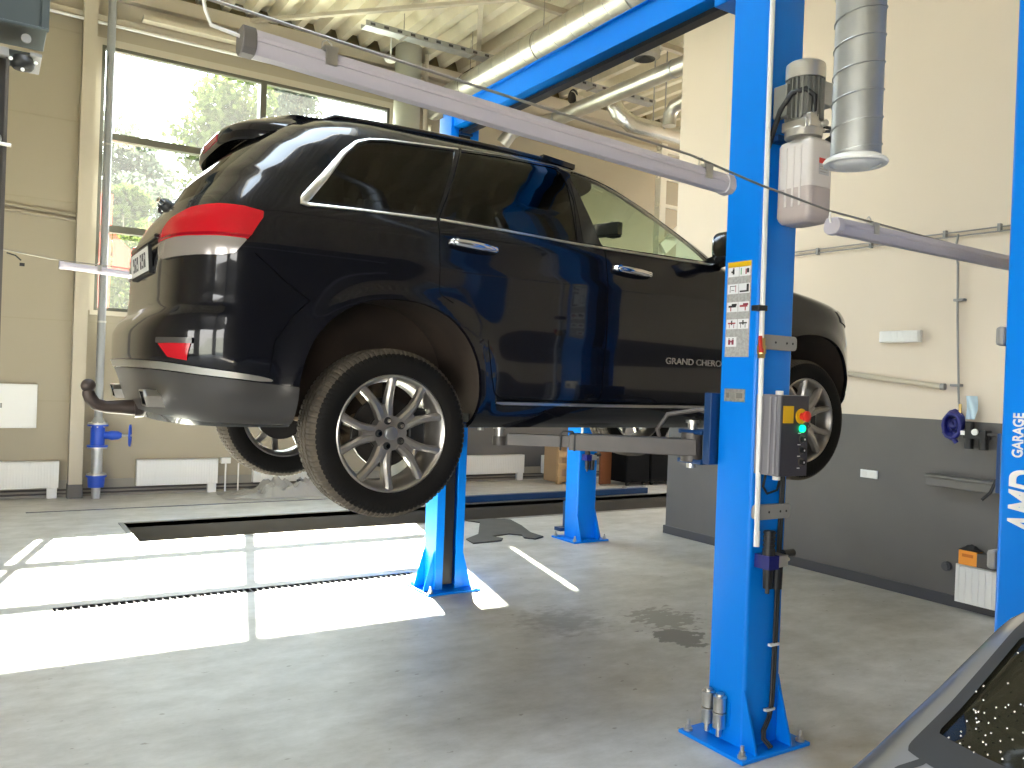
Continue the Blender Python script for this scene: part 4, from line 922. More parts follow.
# roof rails, mirrors, handles, fuel flap lines
for sg in (-1, 1):
    m = MB(); xs_ = np.linspace(-.25, 1.22, 24); zz = [1.772 + .020 * math.sin(math.pi * (x + .3) / 1.55) - .0 for x in xs_]; zz[0] -= .03; zz[-1] -= .028
    m.tube([(OX + x, OY + sg * .60, OZ + z - .030) for x, z in zip(xs_, zz)], .015, 10)
    m.beam((OX + 1.02, OY + sg * .60, OZ + 1.762), (OX + 1.24, OY + sg * .60, OZ + 1.740), .040, .028); m.beam((OX - .28, OY + sg * .60, OZ + 1.70), (OX - .08, OY + sg * .60, OZ + 1.742), .04, .025)
    m.build('roof_rail', M['black_gloss'], suv, smooth=50)
    m = MB(); loft(m, [[tuple(A_(OX + 2.07 + dx, OY + sg * 1.085 + a * k, OZ + 1.325 + b * k2)) for a, b in rr_poly(-.115, .115, -.085, .085, .05)] for dx, k, k2 in ((-.085, .88, .86), (-.075, .97, .96), (-.02, 1., 1.), (.03, .9, .9), (.06, .7, .68), (.075, .4, .36))])
    m.beam((OX + 2.09, OY + sg * .90, OZ + 1.25), (OX + 2.07, OY + sg * 1.04, OZ + 1.27), .10, .05)
    mi_ = m.build('door_mirror', M['black_gloss'], suv, smooth=60)
    m = MB(); m.add(cb_(np.array([(1.983, sg * 1.085 + .09 * math.copysign(abs(math.cos(q)) ** .6, math.cos(q)), 1.325 + .062 * math.copysign(abs(math.sin(q)) ** .6, math.sin(q))) for q in np.linspace(0, 2 * math.pi, 25)[:-1]])), [tuple(range(24))]); m.build('mirror_glass', M['chrome'], mi_)
    for x0, x1, z in ((.275, .55, 1.158), (1.278, 1.55, 1.135)):
        m = MB(); u = np.linspace(0, 1, 18); P = []
        for q in u:
            x = x0 + (x1 - x0) * q; env = min(1, (4 * q * (1 - q)) ** .35 + .02); hz2 = .022 * (.55 + .45 * env); out = .045 * env
            y = float(SUV.side_y(x, z)); zz_ = z - .016 * q
            P.append([(x, sg * (y + out - .014 * (1 - abs(math.cos(a))) + .012 * math.cos(a) * 0 + (.010 if math.sin(a) ** 2 < .3 else 0) * math.cos(a)), zz_ + hz2 * math.sin(a)) for a in np.linspace(0, 2 * math.pi, 13)[:-1]])
        loft(m, [[tuple(cb_(np.array(p))) for p in s_] for s_ in P]); 
        yh = OY + sg * (float(SUV.side_y(x0 + .03, z)) + .012); m.cyl((OX + x0 + .03, yh - sg * .02, OZ + z), (OX + x0 + .03, yh + sg * .025, OZ + z), .018, n=14)
        yh = OY + sg * (float(SUV.side_y(x1 - .03, z)) + .012); m.cyl((OX + x1 - .03, yh - sg * .02, OZ + z - .014), (OX + x1 - .03, yh + sg * .025, OZ + z - .014), .014, n=14)
        m.build('door_handle', M['chrome'], suv, smooth=60)
# lettering on the front door
yy = OY - float(SUV.side_y(1.9, .648)) - .004
text_part('GRAND CHEROKEE', 'lettering', mat('dull_chrome', (.34, .33, .32), .3, .9), suv, (OX + 1.69, yy + .0015, OZ + .632), (1, -.0015 / .5, 0), (0, 0, 1), .545, .036, .004, .0)['label'] = 'silver capital letters on the front door'
# cabin: seats, dash, steering wheel, interior mirror
def seat(x, y, wd):
    m = MB(); loft(m, [[(OX + x + a * .27, OY + y + b, OZ + z) for a, b in rr_poly(-1, 1, -wd, wd, .08)] for z in (.62, .70, .76)])
    loft(m, [[(OX + x - .27 - (z - .7) * .30 + a, OY + y + b * s_, OZ + z) for a, b in rr_poly(-.07, .07, -wd, wd, .05)] for z, s_ in ((.70, 1), (.95, 1.02), (1.2, .95), (1.34, .75))])
    loft(m, [[(OX + x - .50 + a, OY + y + b, OZ + z) for a, b in rr_poly(-.045, .045, -.13, .13, .04)] for z in (1.36, 1.40, 1.52, 1.55)])
    m.build('seat', M['seat'], suv, smooth=60)
for y in (-.38, .38): seat(1.25, y, .26)
for y in (-.25, .25): seat(.42, y, .23)
m = MB(); loft(m, [[(OX + x, OY + y, OZ + z) for x, z in ((2.55, .9), (2.05, .95), (2.0, 1.1), (2.15, 1.195), (2.55, 1.21))] for y in (-.78, .78)]); m.build('dashboard', M['interior'], suv)
m = MB(); m.tube([(OX + 1.72 + .05 * math.sin(a), OY + .38 + .19 * math.cos(a), OZ + 1.08 + .18 * math.sin(a)) for a in np.linspace(0, 2 * math.pi, 33)], .016, 8); m.tube([(OX + 1.72, OY + .38, OZ + 1.08), (OX + 2.0, OY + .38, OZ + 1.0)], .03, 8); m.beam((OX + 1.72, OY + .22, OZ + 1.08), (OX + 1.72, OY + .54, OZ + 1.08), .02, .03); m.build('steering_wheel', M['interior'], suv, smooth=60)
m = MB(); m.box((OX + 1.87, OY - .12, OZ + 1.525), (.05, .25, .085), rotm('Z', 14)); m.tube([(OX + 1.89, OY - .12, OZ + 1.55), (OX + 1.93, OY - .12, OZ + 1.585)], .012, 8); m.box((OX + 1.93, OY - .14, OZ + 1.525), (.06, .08, .09)); m.build('interior_mirror', M['black'], suv, smooth=40, bevel=.012)

# ------------------------------------------------------------------ wheels
M['rim'] = mat('alloy_rim', (.46, .44, .42), .3, .85, noise=(7, (.36, .33, .30), .25))
M['tyre'] = mat('dusty_tyre', (.005, .0046, .0042), .7, spec=.2, noise=(6, (.009, .0075, .0065), .25))
M['tread'] = mat('tread_dust', (.105, .085, .062), .9, noise=(20, (.06, .05, .04), .25))
def wheel(cx, cz, sg):
    C0 = A_(OX + cx, OY + sg * .95, OZ + cz)      # outer face centre, axis +-Y
    ax = A_(0, -sg, 0)                            # inward
    w = MB(); w.lathe([(.0, .10), (.065, .10), (.065, .20), (.0, .20)], C0, ax, 20)
    wh = w.build('wheel', M['steel_grey'], suv, smooth=40)
    # tyre: sidewalls, tread with grooves and shoulder blocks
    N = 384; prof = [(.262, .030), (.270, .018), (.290, .010), (.318, .004), (.345, .008), (.362, .020), (.374, .034)]
    tr = [(.382, .046), (.384, .070), (.3845, .082), (.375, .084), (.375, .094), (.386, .096), (.386, .126), (.376, .128), (.376, .140), (.386, .142), (.386, .168), (.375, .170), (.375, .180), (.3845, .182), (.384, .196), (.382, .218)]
    pin = [(.374, .232), (.362, .246), (.345, .256), (.315, .258), (.29, .254), (.262, .235)]
    pr = prof + tr + pin; V = []; F = []; mi = []
    for k in range(N):
        a = 2 * math.pi * k / N
        for q, (r, h) in enumerate(pr):
            rr_ = r
            if len(prof) - 2 <= q < len(prof) + 4 or len(prof) + len(tr) - 4 <= q < len(prof) + len(tr) + 2:
                if (k % 4) == 0 and .36 < r: rr_ = r - .005
            elif len(prof) + 4 < q < len(prof) + len(tr) - 4 and ((k + q) % 4) == 0: rr_ = r - .004
            V.append(C0 + ax * h + 1.03 * rr_ * A_(math.cos(a), 0, math.sin(a)))
    n = len(pr)
    t = MB()
    for k in range(N):
        for q in range(n - 1):
            t.f.append([k * n + q, k * n + q + 1, (k + 1) % N * n + q + 1, (k + 1) % N * n + q]); t.mi.append(1 if len(prof) - 2 <= q < len(prof) + len(tr) + 1 else 0)
    t.v.append(np.array(V)); t.n = len(V)
    t.build('tyre', [M['tyre'], M['tread']], wh, smooth=28)
    # barrel and spokes
    b = MB(); b.lathe([(r_ * 1.03, h_) for r_, h_ in [(.266, .026), (.270, .032), (.268, .022), (.262, .018), (.255, .022), (.246, .038), (.238, .06), (.232, .10), (.232, .20), (.255, .235), (.262, .235), (.240, .20), (.238, .10), (.250, .05)]], C0, ax, 96)
    b.build('rim', M['rim'], wh, smooth=40)
    def sp_sec(r, th, wdt, dep, back):
        c, s_ = math.cos(th), math.sin(th); rad = A_(c, 0, s_); tan = A_(-s_, 0, c); o = C0 + rad * r
        return [o + tan * wdt * u + ax * (dep + e) for u, e in ((-.5, back), (-.5, .012), (-.22, .0), (.22, .0), (.5, .012), (.5, back))]
    s = MB()
    for k in range(5):
        c0 = R(90 + 18 + 72 * k)
        for q in (-1, 1):
            secs = [sp_sec(r * 1.03, c0 + q * R(d), wd, dp, bk) for r, d, wd, dp, bk in ((.045, 16, .040, .050, .05), (.085, 12.5, .040, .040, .055), (.125, 11.5, .040, .030, .055), (.16, 12.6, .037, .024, .05), (.20, 15.2, .034, .021, .045), (.235, 17.2, .036, .021, .04), (.258, 18, .048, .024, .035))]
            loft(s, [[tuple(p) for p in q_] for q_ in secs])
        r1 = C0 + .105 * A_(math.cos(c0), 0, math.sin(c0)); s.box(r1 + ax * .066, (.075, .05, .06), rotm('Y', -math.degrees(c0)))
    s.cyl(C0 + ax * .046, C0 + ax * .10, .082, .085, n=30)
    s.build('spokes', M['rim'], wh, smooth=32)
    b = MB(); b.lathe([(0, .030), (.024, .030), (.031, .034), (.034, .044), (.034, .06)], C0, ax, 28); cpp = b.build('centre_cap', mat('cap_grey', (.25, .25, .26), .35, .7), wh, smooth=40)
    for k in range(5):
        a = R(90 + 18 + 72 * k); p = C0 + .062 * A_(math.cos(a), 0, math.sin(a))
        b = MB(); b.cyl(p + ax * .047, p + ax * .040, .018, n=20, mi=1); b.cyl(p + ax * .050, p + ax * .026, .0105, n=6, mi=0); b.build('lug_nut', [M['chrome'], M['black']], wh, smooth=30)
    b = MB(); b.cyl(C0 + ax * .115, C0 + ax * .14, .165, n=48); b.cyl(C0 + ax * .105, C0 + ax * .15, .09, n=30); b.build('brake_disc', mat('disc_steel', (.03, .026, .023), .5, .3), wh, smooth=35)
    b = MB(); b.add(*(lambda mb: (np.concatenate(mb.v), mb.f))(MB().box(C0 + ax * .13 + A_(.16, 0, .02), (.09, .07, .19)))); b.build('brake_caliper', M['black'], wh, bevel=.012)
    return wh
for cx, cz in ((.03, .237), (2.945, .315)):
    for sg in (-1, 1): wheel(cx, cz, sg)
# ------------------------------------------------------------------ LED tube lights on steel wires
def tube_light(name, label, x0, x1, y, z0, z1, clips, group):
    t = thing(name, label, 'tube light', (x0, y, z0), group)
    p0, p1 = A_(x0, y, z0), A_(x1, y, z1); u = (p1 - p0) / np.linalg.norm(p1 - p0)
    up = A_(0, 0, 1); sd = A_(0, 1, 0)
    sec = lambda p, prof: [tuple(p + sd * a + up * b) for a, b in prof]
    hs = [(-.034, -.004), (-.034, .006), (-.022, .026), (.022, .026), (.034, .006), (.034, -.004)]
    df = [(-.033, -.005), (-.030, -.020), (-.016, -.032), (.016, -.032), (.030, -.020), (.033, -.005)]
    m = MB(); loft(m, [sec(p0 + u * .03, hs), sec(p1 - u * .03, hs)]); m.build('housing', M['lamp_white'], t, smooth=30)
    m = MB(); loft(m, [sec(p0 + u * .03, df), sec(p1 - u * .03, df)]); m.build('diffuser', M['lamp_white'], t, smooth=40)
    full = [(-.037, -.01), (-.034, .012), (-.024, .029), (.024, .029), (.034, .012), (.037, -.01), (.032, -.024), (.017, -.035), (-.017, -.035), (-.032, -.024)]
    for a, b in ((p0, p0 + u * .034), (p1 - u * .034, p1)):
        m = MB(); loft(m, [sec(a, full), sec(b, full)]); m.build('end_cap', mat('end_cap_dark', (.13, .12, .115), .45) if 'across the front' in label and a is p0 else M['lamp_white'], t, smooth=30, bevel=.003)
    for f in clips:
        c = p0 + (p1 - p0) * f
        m = MB(); m.box(c + up * .03, (.035, .074, .012)); m.box(c + sd * -.037 + up * .008, (.03, .004, .04)); m.box(c + sd * .037 + up * .008, (.03, .004, .04)); m.tube([c + up * .03 + u * -.015, c + up * .055 + u * -.012, c + up * .064, c + up * .055 + u * .012, c + up * .03 + u * .015], .0022, 6)
        m.build('hanging_clip', M['steel'], t)
    return t
tube_light('tube_light', 'long white tube light hanging on a wire across the front of the raised car', .486, 2.145, 2.05, 2.538, 2.448, (.13, .92), 'hanging tube lights')
tube_light('tube_light', 'grey-white tube light hanging by the right wall, next to the right edge blue post', 2.70, 4.45, 2.05, 2.383, 2.372, (.13, .9), 'hanging tube lights')
tube_light('tube_light', 'thin far tube light hanging in front of the big window left of the car', .465, 2.1, 7.7, 2.545, 2.46, (.18, .9), 'hanging tube lights')
def wire(label, pts, r=.004):
    m = MB(); m.tube(pts, r, 6); o = m.build('steel_wire', M['wire'], None, smooth=60); tag(o, label, 'wire')
wire('thin steel wire above the long tube light in front of the raised car', [(-2.2, 2.05, 2.76), (.0, 2.05, 2.642), (.443, 2.05, 2.612), (1.136, 2.05, 2.568), (1.957, 2.05, 2.520), (2.30, 2.05, 2.473), (2.69, 2.05, 2.435), (3.95, 2.05, 2.392), (6.84, 2.05, 2.37)])
wire('thin steel wire holding the far tube light in front of the big window', [(-3, 7.7, 2.66), (.055, 7.7, 2.625), (.401, 7.7, 2.585), (.765, 7.7, 2.572), (2.4, 7.7, 2.50), (6.0, 7.7, 2.46)], .005)
m = MB(); m.tube([(.10, 7.7, 2.60), (.16, 7.7, 2.585), (.20, 7.7, 2.55)], .006, 6); m.bb(.19, .225, 7.69, 7.71, 2.505, 2.53); o = m.build('cable_plug', M['black']); tag(o, 'small black plug dangling from the far wire beside the left wall panels', 'plug')
m = MB(); m.tube([(2.69, 2.05, 2.43), (2.68, 2.045, 2.41), (2.695, 2.05, 2.392)], .004, 6); o = m.build('lamp_cable', M['white_plastic']); tag(o, 'short white cable from the wire to the grey-white tube light', 'cable')

m = MB(); m.tube([(.40, 2.05, 2.615), (.405, 2.045, 2.585), (.42, 2.05, 2.555), (.49, 2.05, 2.545)], .0045, 6); o = m.build('lamp_cable', M['white_plastic'], None, smooth=60); tag(o, 'short white cable from the wire to the left end of the long tube light', 'cable')
# ------------------------------------------------------------------ ducts
def spiral(name, p0, p1, r, pitch, label, cat='duct', n=36):
    p0 = A_(*p0); p1 = A_(*p1); L = np.linalg.norm(p1 - p0)
    t = thing(name, label, cat, tuple(p0 if p0[2] <= p1[2] else p1))
    m = MB(); m.cyl(p0, p1, r, n=n); m.build('duct_pipe', M['galv'] if cat == 'exhaust duct' else M['duct'], t, smooth=30)
    d = (p1 - p0) / L; u = np.cross(d, A_(0, 0, 1) if abs(d[2]) < .9 else A_(1, 0, 0)); u /= np.linalg.norm(u); w = np.cross(d, u)
    k = int(L / pitch * 24); m = MB(); m.tube([p0 + d * L * i / k + (r + .001) * (math.cos(2 * math.pi * i / 24) * u + math.sin(2 * math.pi * i / 24) * w) for i in range(k + 1)], .0035, 5); m.build('spiral_seam', M['galv'], t, smooth=60)
    return t
dv = spiral('ventilation_duct', (2.69, 1.95, 2.60), (2.69, 1.95, 6.8), .088, .10, 'vertical shiny spiral duct ending in a round outlet beside the near blue post', 'exhaust duct')
m = MB(); m.lathe([(.090, .0), (.090, .02), (.108, .009), (.114, .0), (.111, -.008), (.090, -.009)], (2.69, 1.95, 2.598), (0, 0, 1), 40, close=True); m.build('outlet_rim', M['white'], dv, smooth=40)
m = MB(); m.lathe([(0, -.020), (.04, -.019), (.075, -.012), (.088, -.003), (.088, .003), (0, .014)], (2.69, 1.95, 2.598), (0, 0, 1), 40); m.build('outlet_disc', M['white'], dv, smooth=40)
m = MB(); m.cyl((2.69, 1.95, 2.618), (2.69, 1.95, 2.628), .0876, n=36); m.build('outlet_inside', M['black'], dv)
dd = spiral('ventilation_duct', (5.98, -1.0, 6.1), (5.98, 12.2, 6.1), .205, .35, 'wide silver spiral duct running under the roof deck behind the blue lift beam')
for y in (7.2, 9.05, 11.0):
    m = MB(); m.tube([(5.98 + .207 * math.cos(a), y, 6.1 + .207 * math.sin(a)) for a in np.linspace(0, 2 * math.pi, 30)], .008, 6); m.tube([(5.98, y, 6.31), (5.98, y, 6.8)], .005, 6); m.build('pipe_hanger', M['wire'], dd, smooth=60)
db = thing('ventilation_duct', 'narrow silver duct with an elbow, under the blue lift beam near the wall corner', 'duct', (7.5, 7.6, 5.7))
m = MB(); m.tube([(7.05, 11.75, 5.62), (7.12, 11.62, 5.78), (7.25, 11.45, 5.88), (7.45, 11.2, 5.9), (7.5, 10.9, 5.9), (7.5, 7.5, 5.9)], .115, 24); m.build('duct_pipe', M['duct'], db, smooth=60)
for y in (10.85, 8.2):
    m = MB(); m.cyl((7.5, y - .02, 5.9), (7.5, y + .02, 5.9), .122, n=30); m.build('joint_band', M['galv'], db, smooth=30)
m = MB(); m.tube([(7.75, 9.8, 5.95), (7.8, 9.7, 5.75), (8.0, 9.65, 5.62), (8.4, 9.6, 5.6), (9.6, 9.6, 5.6)], [.13, .125, .13, .125, .13], 20); fx_ = thing('flexible_duct', 'crinkled foil flexible duct curving by the wall corner under the roof', 'duct', (8.4, 9.6, 5.5)); m.build('duct_hose', mat('foil', (.75, .74, .70), .25, .9, bump=(22, .9)), fx_, smooth=60)
for x in (8.5, 9.3):
    m = MB(); m.bb(x - .012, x + .012, 9.465, 9.47, 5.6, 6.82); m.bb(x - .012, x + .012, 9.73, 9.735, 5.6, 6.82); m.build('hanger_strap', M['galv'], fx_)
m = MB(); m.tube([(8.35, 9.2, 5.55), (8.35, 9.2, 5.72), (8.35, 9.1, 5.82), (8.35, 8.9, 5.85), (8.35, 7.6, 5.85)], .10, 20); o = m.build('ventilation_duct', M['duct'], None, smooth=60); tag(o, 'short silver duct with a downward elbow above the foil duct', 'duct')
ef = thing('roof_fan', 'round grey roof fan can above the narrow elbow duct', 'roof fan', (7.15, 8.4, 5.95))
m = MB(); m.lathe([(.14, 0), (.20, .03), (.205, .30), (.0, .30)], (7.15, 8.4, 6.0), (0, 0, 1), 32); m.build('fan_housing', M['duct'], ef, smooth=40)
m = MB(); m.lathe([(.14, 0), (.0, .05)], (7.15, 8.4, 6.0), (0, 0, 1), 32); m.build('fan_opening', M['black'], ef)
for z in (6.08, 6.14):
    m = MB(); m.lathe([(.206, 0), (.212, .006), (.206, .012)], (7.15, 8.4, z), (0, 0, 1), 32); m.build('housing_ring', M['galv'], ef, smooth=60)
m = MB(); m.tube([(7.15, 8.4, 6.3), (7.15, 8.4, 6.82)], .02, 8); m.build('drop_rod', M['wire'], ef)
sl_ = thing('spotlight', 'small round horn-shaped lamp on the far roof beam', 'lamp', (7.6, 10.6, 6.1))
m = MB(); m.lathe([(0, .2), (.04, .18), (.06, .1), (.13, .0), (.12, .0), (.0, .06)], (7.6, 10.6, 6.15), (.9, -.2, .2), 20); m.build('lamp_shade', M['cream_steel'], sl_, smooth=50)
m = MB(); m.lathe([(.0, 0), (.10, .0), (.11, .04), (.0, .05)], (7.62, 10.6, 6.2), (-1, 0, 0), 20); m.build('lamp_face', M['black'], sl_, smooth=40)
# vertical round column beside the window, smoke detector, cable tray
rc = MB(); rc.cyl((5.37, 11.88, 0), (5.37, 11.88, 6.82), .205, n=36); rc.cyl((5.37, 11.88, 0), (5.37, 11.88, .012), .32, n=30); structure(rc, 'round_column', mat('column_grey_green', (.33, .33, .27), .45), smooth=40)
m = MB(); m.cyl((5.72, 11.95, 0), (5.72, 11.95, 6.82), .03, n=12); o = m.build('conduit', M['cream_steel'], None, smooth=40); tag(o, 'thin cream conduit running up right beside the round column', 'pipe')
sd_ = thing('smoke_detector', 'small round white smoke detector under the roof left of the round column', 'smoke detector', (4.95, 11.6, 6.4))
m = MB(); m.lathe([(0, 0), (.07, .0), (.09, .025), (.09, .04), (.0, .045)], (4.95, 11.6, 6.42), (0, 0, 1), 24); m.build('detector_body', M['white'], sd_, smooth=40)
m = MB(); m.tube([(4.95, 11.6, 6.46), (4.95, 11.6, 6.85)], .012, 8); m.build('drop_rod', M['white'], sd_)
ct = thing('cable_tray', 'long grey cable tray hung under the roof deck right of the round column', 'cable tray', (6.6, 10.8, 6.45))
m = MB(); x0, x1 = 4.2, 9.4; m.bb(x0, x1, 10.72, 10.724, 6.48, 6.55); m.bb(x0, x1, 10.90, 10.904, 6.48, 6.55); m.bb(x0, x1, 10.72, 10.904, 6.478, 6.482); m.build('tray', M['galv'], ct)
for k in range(26): 
    x = x0 + .1 + k * .2; m = MB(); m.bb(x - .035, x + .035, 10.716, 10.7195, 6.495, 6.53); m.build('tray_slot', M['dark_base'], ct)
for x in (4.8, 5.9, 7.0, 8.1):
    m = MB(); m.tube([(x, 10.81, 6.48), (x, 10.81, 6.90)], .006, 6); m.bb(x - .02, x + .02, 10.7, 10.92, 6.47, 6.478); m.build('tray_hanger', M['wire'], ct)
m = MB(); m.bb(1.6, 5.6, 11.95, 12.1, 6.30, 6.36); o = m.build('cable_duct', M['cream_steel'], None, bevel=.004); tag(o, 'cream cable duct along the header above the big window', 'cable duct')
m = MB(); m.tube([(.30, 12.12, 6.195), (1.3, 12.12, 6.185), (4.9, 12.12, 6.175)], .020, 8); o = m.build('conduit', M['white_plastic'], None, smooth=60); tag(o, 'thin white conduit running along the top of the big window', 'pipe')
m = MB()
for z in (3.70, 3.63): m.tube([(-2.0, YB - .03, z + .06), (.1, YB - .03, z + .02), (.92, YB - .03, z - .02)], .022, 8)
o = m.build('wall_conduit', M['cream_panel'], None, smooth=60); tag(o, 'pair of cream conduits along the wall panels left of the window', 'pipe')
for x in (1.6, 2.4, 3.1, 3.9):
    pass

# grey lift head at the top left corner
gl = thing('overhead_unit', 'dark grey steel head unit hanging in the top left corner with a lamp under it', 'overhead unit', (-.15, 6.5, 3.5))
m = MB(); m.bb(-1.3, .275, 6.5, 6.95, 3.985, 4.35); m.bb(-1.3, .285, 6.46, 6.5, 3.975, 3.995); m.bb(.235, .285, 6.47, 6.5, 3.99, 4.35); m.build('head_box', M['dark_teal'], gl, bevel=.008)
m = MB(); m.bb(-1.3, .20, 6.54, 6.9, 3.83, 3.825); m.build('lower_tray', mat('tray_teal', (.02, .045, .055), .35), gl, bevel=.006)
m = MB(); m.bb(-1.3, .06, 6.52, 6.90, 3.775, 3.83); m.bb(.18, .25, 6.5, 6.9, 3.80, 3.825); m.build('cover_strip', M['bracket'], gl, bevel=.004)
m = MB(); m.cyl((.155, 6.52, 3.91), (.155, 6.50, 3.91), .03, n=18); m.build('bolt', M['bracket'], gl, smooth=30)
m = MB(); m.lathe([(.0, .08), (.055, .07), (.075, .03), (.07, .0), (.055, -.015), (0, -.02)], (.14, 6.56, 3.73), (0, 0, 1), 24); m.build('lamp_body', M['black'], gl, smooth=40)
for dx in (-.07, .075, .0):
    m = MB(); m.lathe([(0, -.012), (.010, -.006), (.013, .006), (0, .012)], (.14 + dx, 6.50, 3.755 if abs(dx) > .06 else 3.695), (0, -1, 0), 12); m.build('lamp_glint', M['white'], gl, smooth=60)  # white beads stand in for the sparkles on the lamp
m = MB(); m.bb(-.03, .005, 6.55, 6.62, 0.0, 3.80); m.bb(.045, .065, 6.55, 6.62, 0.0, 3.80); m.bb(-.03, .065, 6.60, 6.62, 0, 3.80); m.build('guide_rail', M['steel_grey'], gl)
m = MB(); m.cyl((.0, 6.55, 3.22), (.0, 6.51, 3.22), .035, n=14); m.cyl((.0, 6.52, 3.19), (.09, 6.52, 3.185), .012, n=10); m.build('release_knob', M['steel'], gl, smooth=30)

# ------------------------------------------------------------------ standpipe with blue valve
sp_ = thing('standpipe', 'grey vertical standpipe with blue gate valve, in front of the window', 'pipe', (1.235, 12.02, 0))
px_, py_2 = 1.235, 12.02
m = MB(); m.cyl((px_ + .0, py_2, 1.06), (px_ + .0, py_2, 6.8), .050, n=20); m.cyl((px_, py_2, .985), (px_, py_2, 1.06), .085, .05, n=20); m.build('pipe', mat('pipe_grey_paint', (.28, .29, .30), .4, .2), sp_, smooth=35)
m = MB(); m.cyl((px_, py_2, .31), (px_, py_2, .66), .068, n=20); m.cyl((px_, py_2, 0), (px_, py_2, .16), .055, n=20); m.build('lower_pipe', M['galv'], sp_, smooth=35)
for z, mt in ((.955, M['valve_blue']), (.977, M['steel']), (.685, M['valve_blue']), (.663, M['steel']), (.295, M['valve_blue']), (.317, M['steel'])):
    m = MB(); m.cyl((px_, py_2, z - .010), (px_, py_2, z + .010), .125 if mt is not M['steel'] else .118, n=28); m.build('flange', mt, sp_, smooth=30)
m = MB(); m.cyl((px_, py_2, .69), (px_, py_2, .95), .085, n=24); m.tube([(px_ + .03, py_2, .825), (px_ + .12, py_2 - .02, .825), (px_ + .16, py_2 - .03, .825), (px_ + .24, py_2 - .045, .825), (px_ + .28, py_2 - .05, .825)], [.05, .05, .062, .055, .03], 16)
m.build('valve_body', M['valve_blue'], sp_, smooth=50)
m = MB(); m.cyl((px_ + .26, py_2 - .05, .825), (px_ + .40, py_2 - .08, .825), .014, n=10); m.build('valve_stem', M['steel'], sp_)
m = MB(); hx = A_(px_ + .375, py_2 - .075, .825); ax_ = A_(.98, -.2, 0) / np.linalg.norm(A_(.98, -.2, 0)); u_ = A_(0, 0, 1); w_ = np.cross(ax_, u_)
m.tube([hx + .135 * (math.cos(a) * u_ + math.sin(a) * w_) for a in np.linspace(0, 2 * math.pi, 33)], .013, 8)
for a in (0, math.pi / 3, 2 * math.pi / 3): m.tube([hx - .105 * (math.cos(a) * u_ + math.sin(a) * w_), hx + .105 * (math.cos(a) * u_ + math.sin(a) * w_)], .009, 6)
m.build('hand_wheel', M['valve_blue'], sp_, smooth=60)
m = MB(); m.cyl((px_, py_2, .15), (px_, py_2, .29), .095, .105, n=24); m.build('coupling', M['valve_blue'], sp_, smooth=35)
for a in range(6):
    m = MB(); q = R(a * 60 + 20); m.cyl((px_ + .085 * math.cos(q), py_2 + .085 * math.sin(q), .27), (px_ + .085 * math.cos(q), py_2 + .085 * math.sin(q), .34), .009, n=8); m.build('flange_bolt', M['steel'], sp_)
    m = MB(); m.cyl((px_ + .085 * math.cos(q), py_2 + .085 * math.sin(q), .93), (px_ + .085 * math.cos(q), py_2 + .085 * math.sin(q), 1.0), .009, n=8); m.build('flange_bolt', M['steel'], sp_)
for z in (2.3, 4.6):
    m = MB(); m.cyl((px_, py_2, z - .012), (px_, py_2, z + .012), .056, n=20); m.bb(px_ - .012, px_ + .012, py_2 + .05, YB - .012, z - .01, z + .01); m.build('pipe_clamp', M['steel'], sp_)

# ------------------------------------------------------------------ radiators and cabinets
def radiator(label, x0, x1, z0, z1, y, right=True, axis='x', pitch=.034, leg=True, front=-1):
    """axis x: hangs on the back wall; axis y: hangs on the right wall"""
    def T(x, yy, z): return (x, yy, z) if axis == 'x' else (yy, x, z)
    base = T((x0 + x1) / 2, y, 0 if leg else z0)
    t = thing('radiator', label, 'radiator', base, 'white panel radiators')
    d0 = y; n = int((x1 - x0 - .04) / pitch); pr = [(x0, d0)]
    for k in range(n):
        a = x0 + .02 + (x1 - x0 - .04) * k / n; w_ = (x1 - x0 - .04) / n
        pr += [(a + w_ * .12, d0), (a + w_ * .28, d0 + .016), (a + w_ * .72, d0 + .016), (a + w_ * .88, d0)]
    pr += [(x1, d0)]
    m = MB(); zz = [z0, z0 + .012, z0 + .03, z1 - .03, z1 - .012, z1]; amp = [0, 0, 1, 1, 0, 0]
    m.grid(np.array([[T(a, d0 + (b - d0) * k, z) for a, b in pr] for z, k in zip(zz, amp)]))
    m.build('front_panel', M['white'], t, smooth=35)
    m = MB(); lo, hi = T(x0, d0 + .004, z0), T(x1, d0 + .10, z1 - .006)
    m.bb(min(lo[0], hi[0]), max(lo[0], hi[0]), min(lo[1], hi[1]), max(lo[1], hi[1]), z0, z1 - .006); m.build('casing', M['white'], t, bevel=.004)
    m = MB(); lo, hi = T(x0, d0 + .0, z1 - .006), T(x1, d0 + .10, z1 + .004)
    m.bb(min(lo[0], hi[0]), max(lo[0], hi[0]), min(lo[1], hi[1]), max(lo[1], hi[1]), z1 - .006, z1 + .004); m.build('top_grille', M['white_plastic'], t)
    if leg:
        m = MB(); lo, hi = T(x1 - .13, d0 + .005, 0), T(x1 - .015, d0 + .07, 0); m.bb(min(lo[0], hi[0]), max(lo[0], hi[0]), min(lo[1], hi[1]), max(lo[1], hi[1]), .0, z0 - .003); m.build('pipe_cover', M['white'], t, bevel=.003)
radiator('white radiator at the left edge under the small white cabinet', -.35, .815, .135, .475, 12.17)
radiator('white radiator between the blue standpipe valve and the plastic sheeting', 1.74, 2.80, .125, .47, 12.17)
radiator('white radiator behind the grey plastic sheeting and the raised rear wheels', 3.30, 4.55, .12, .46, 12.17)
radiator('white radiator on the back wall right of the far lift post', 6.72, 7.98, .13, .44, 12.17)
cbn = thing('wall_cabinet', 'flat white metal cabinet on the wall at the left edge', 'cabinet', (.3, YB - .12, .90))
m = MB(); m.bb(-.05, .545, YB - .11, YB - .005, .905, 1.46); m.build('cabinet_body', M['white'], cbn, bevel=.004)
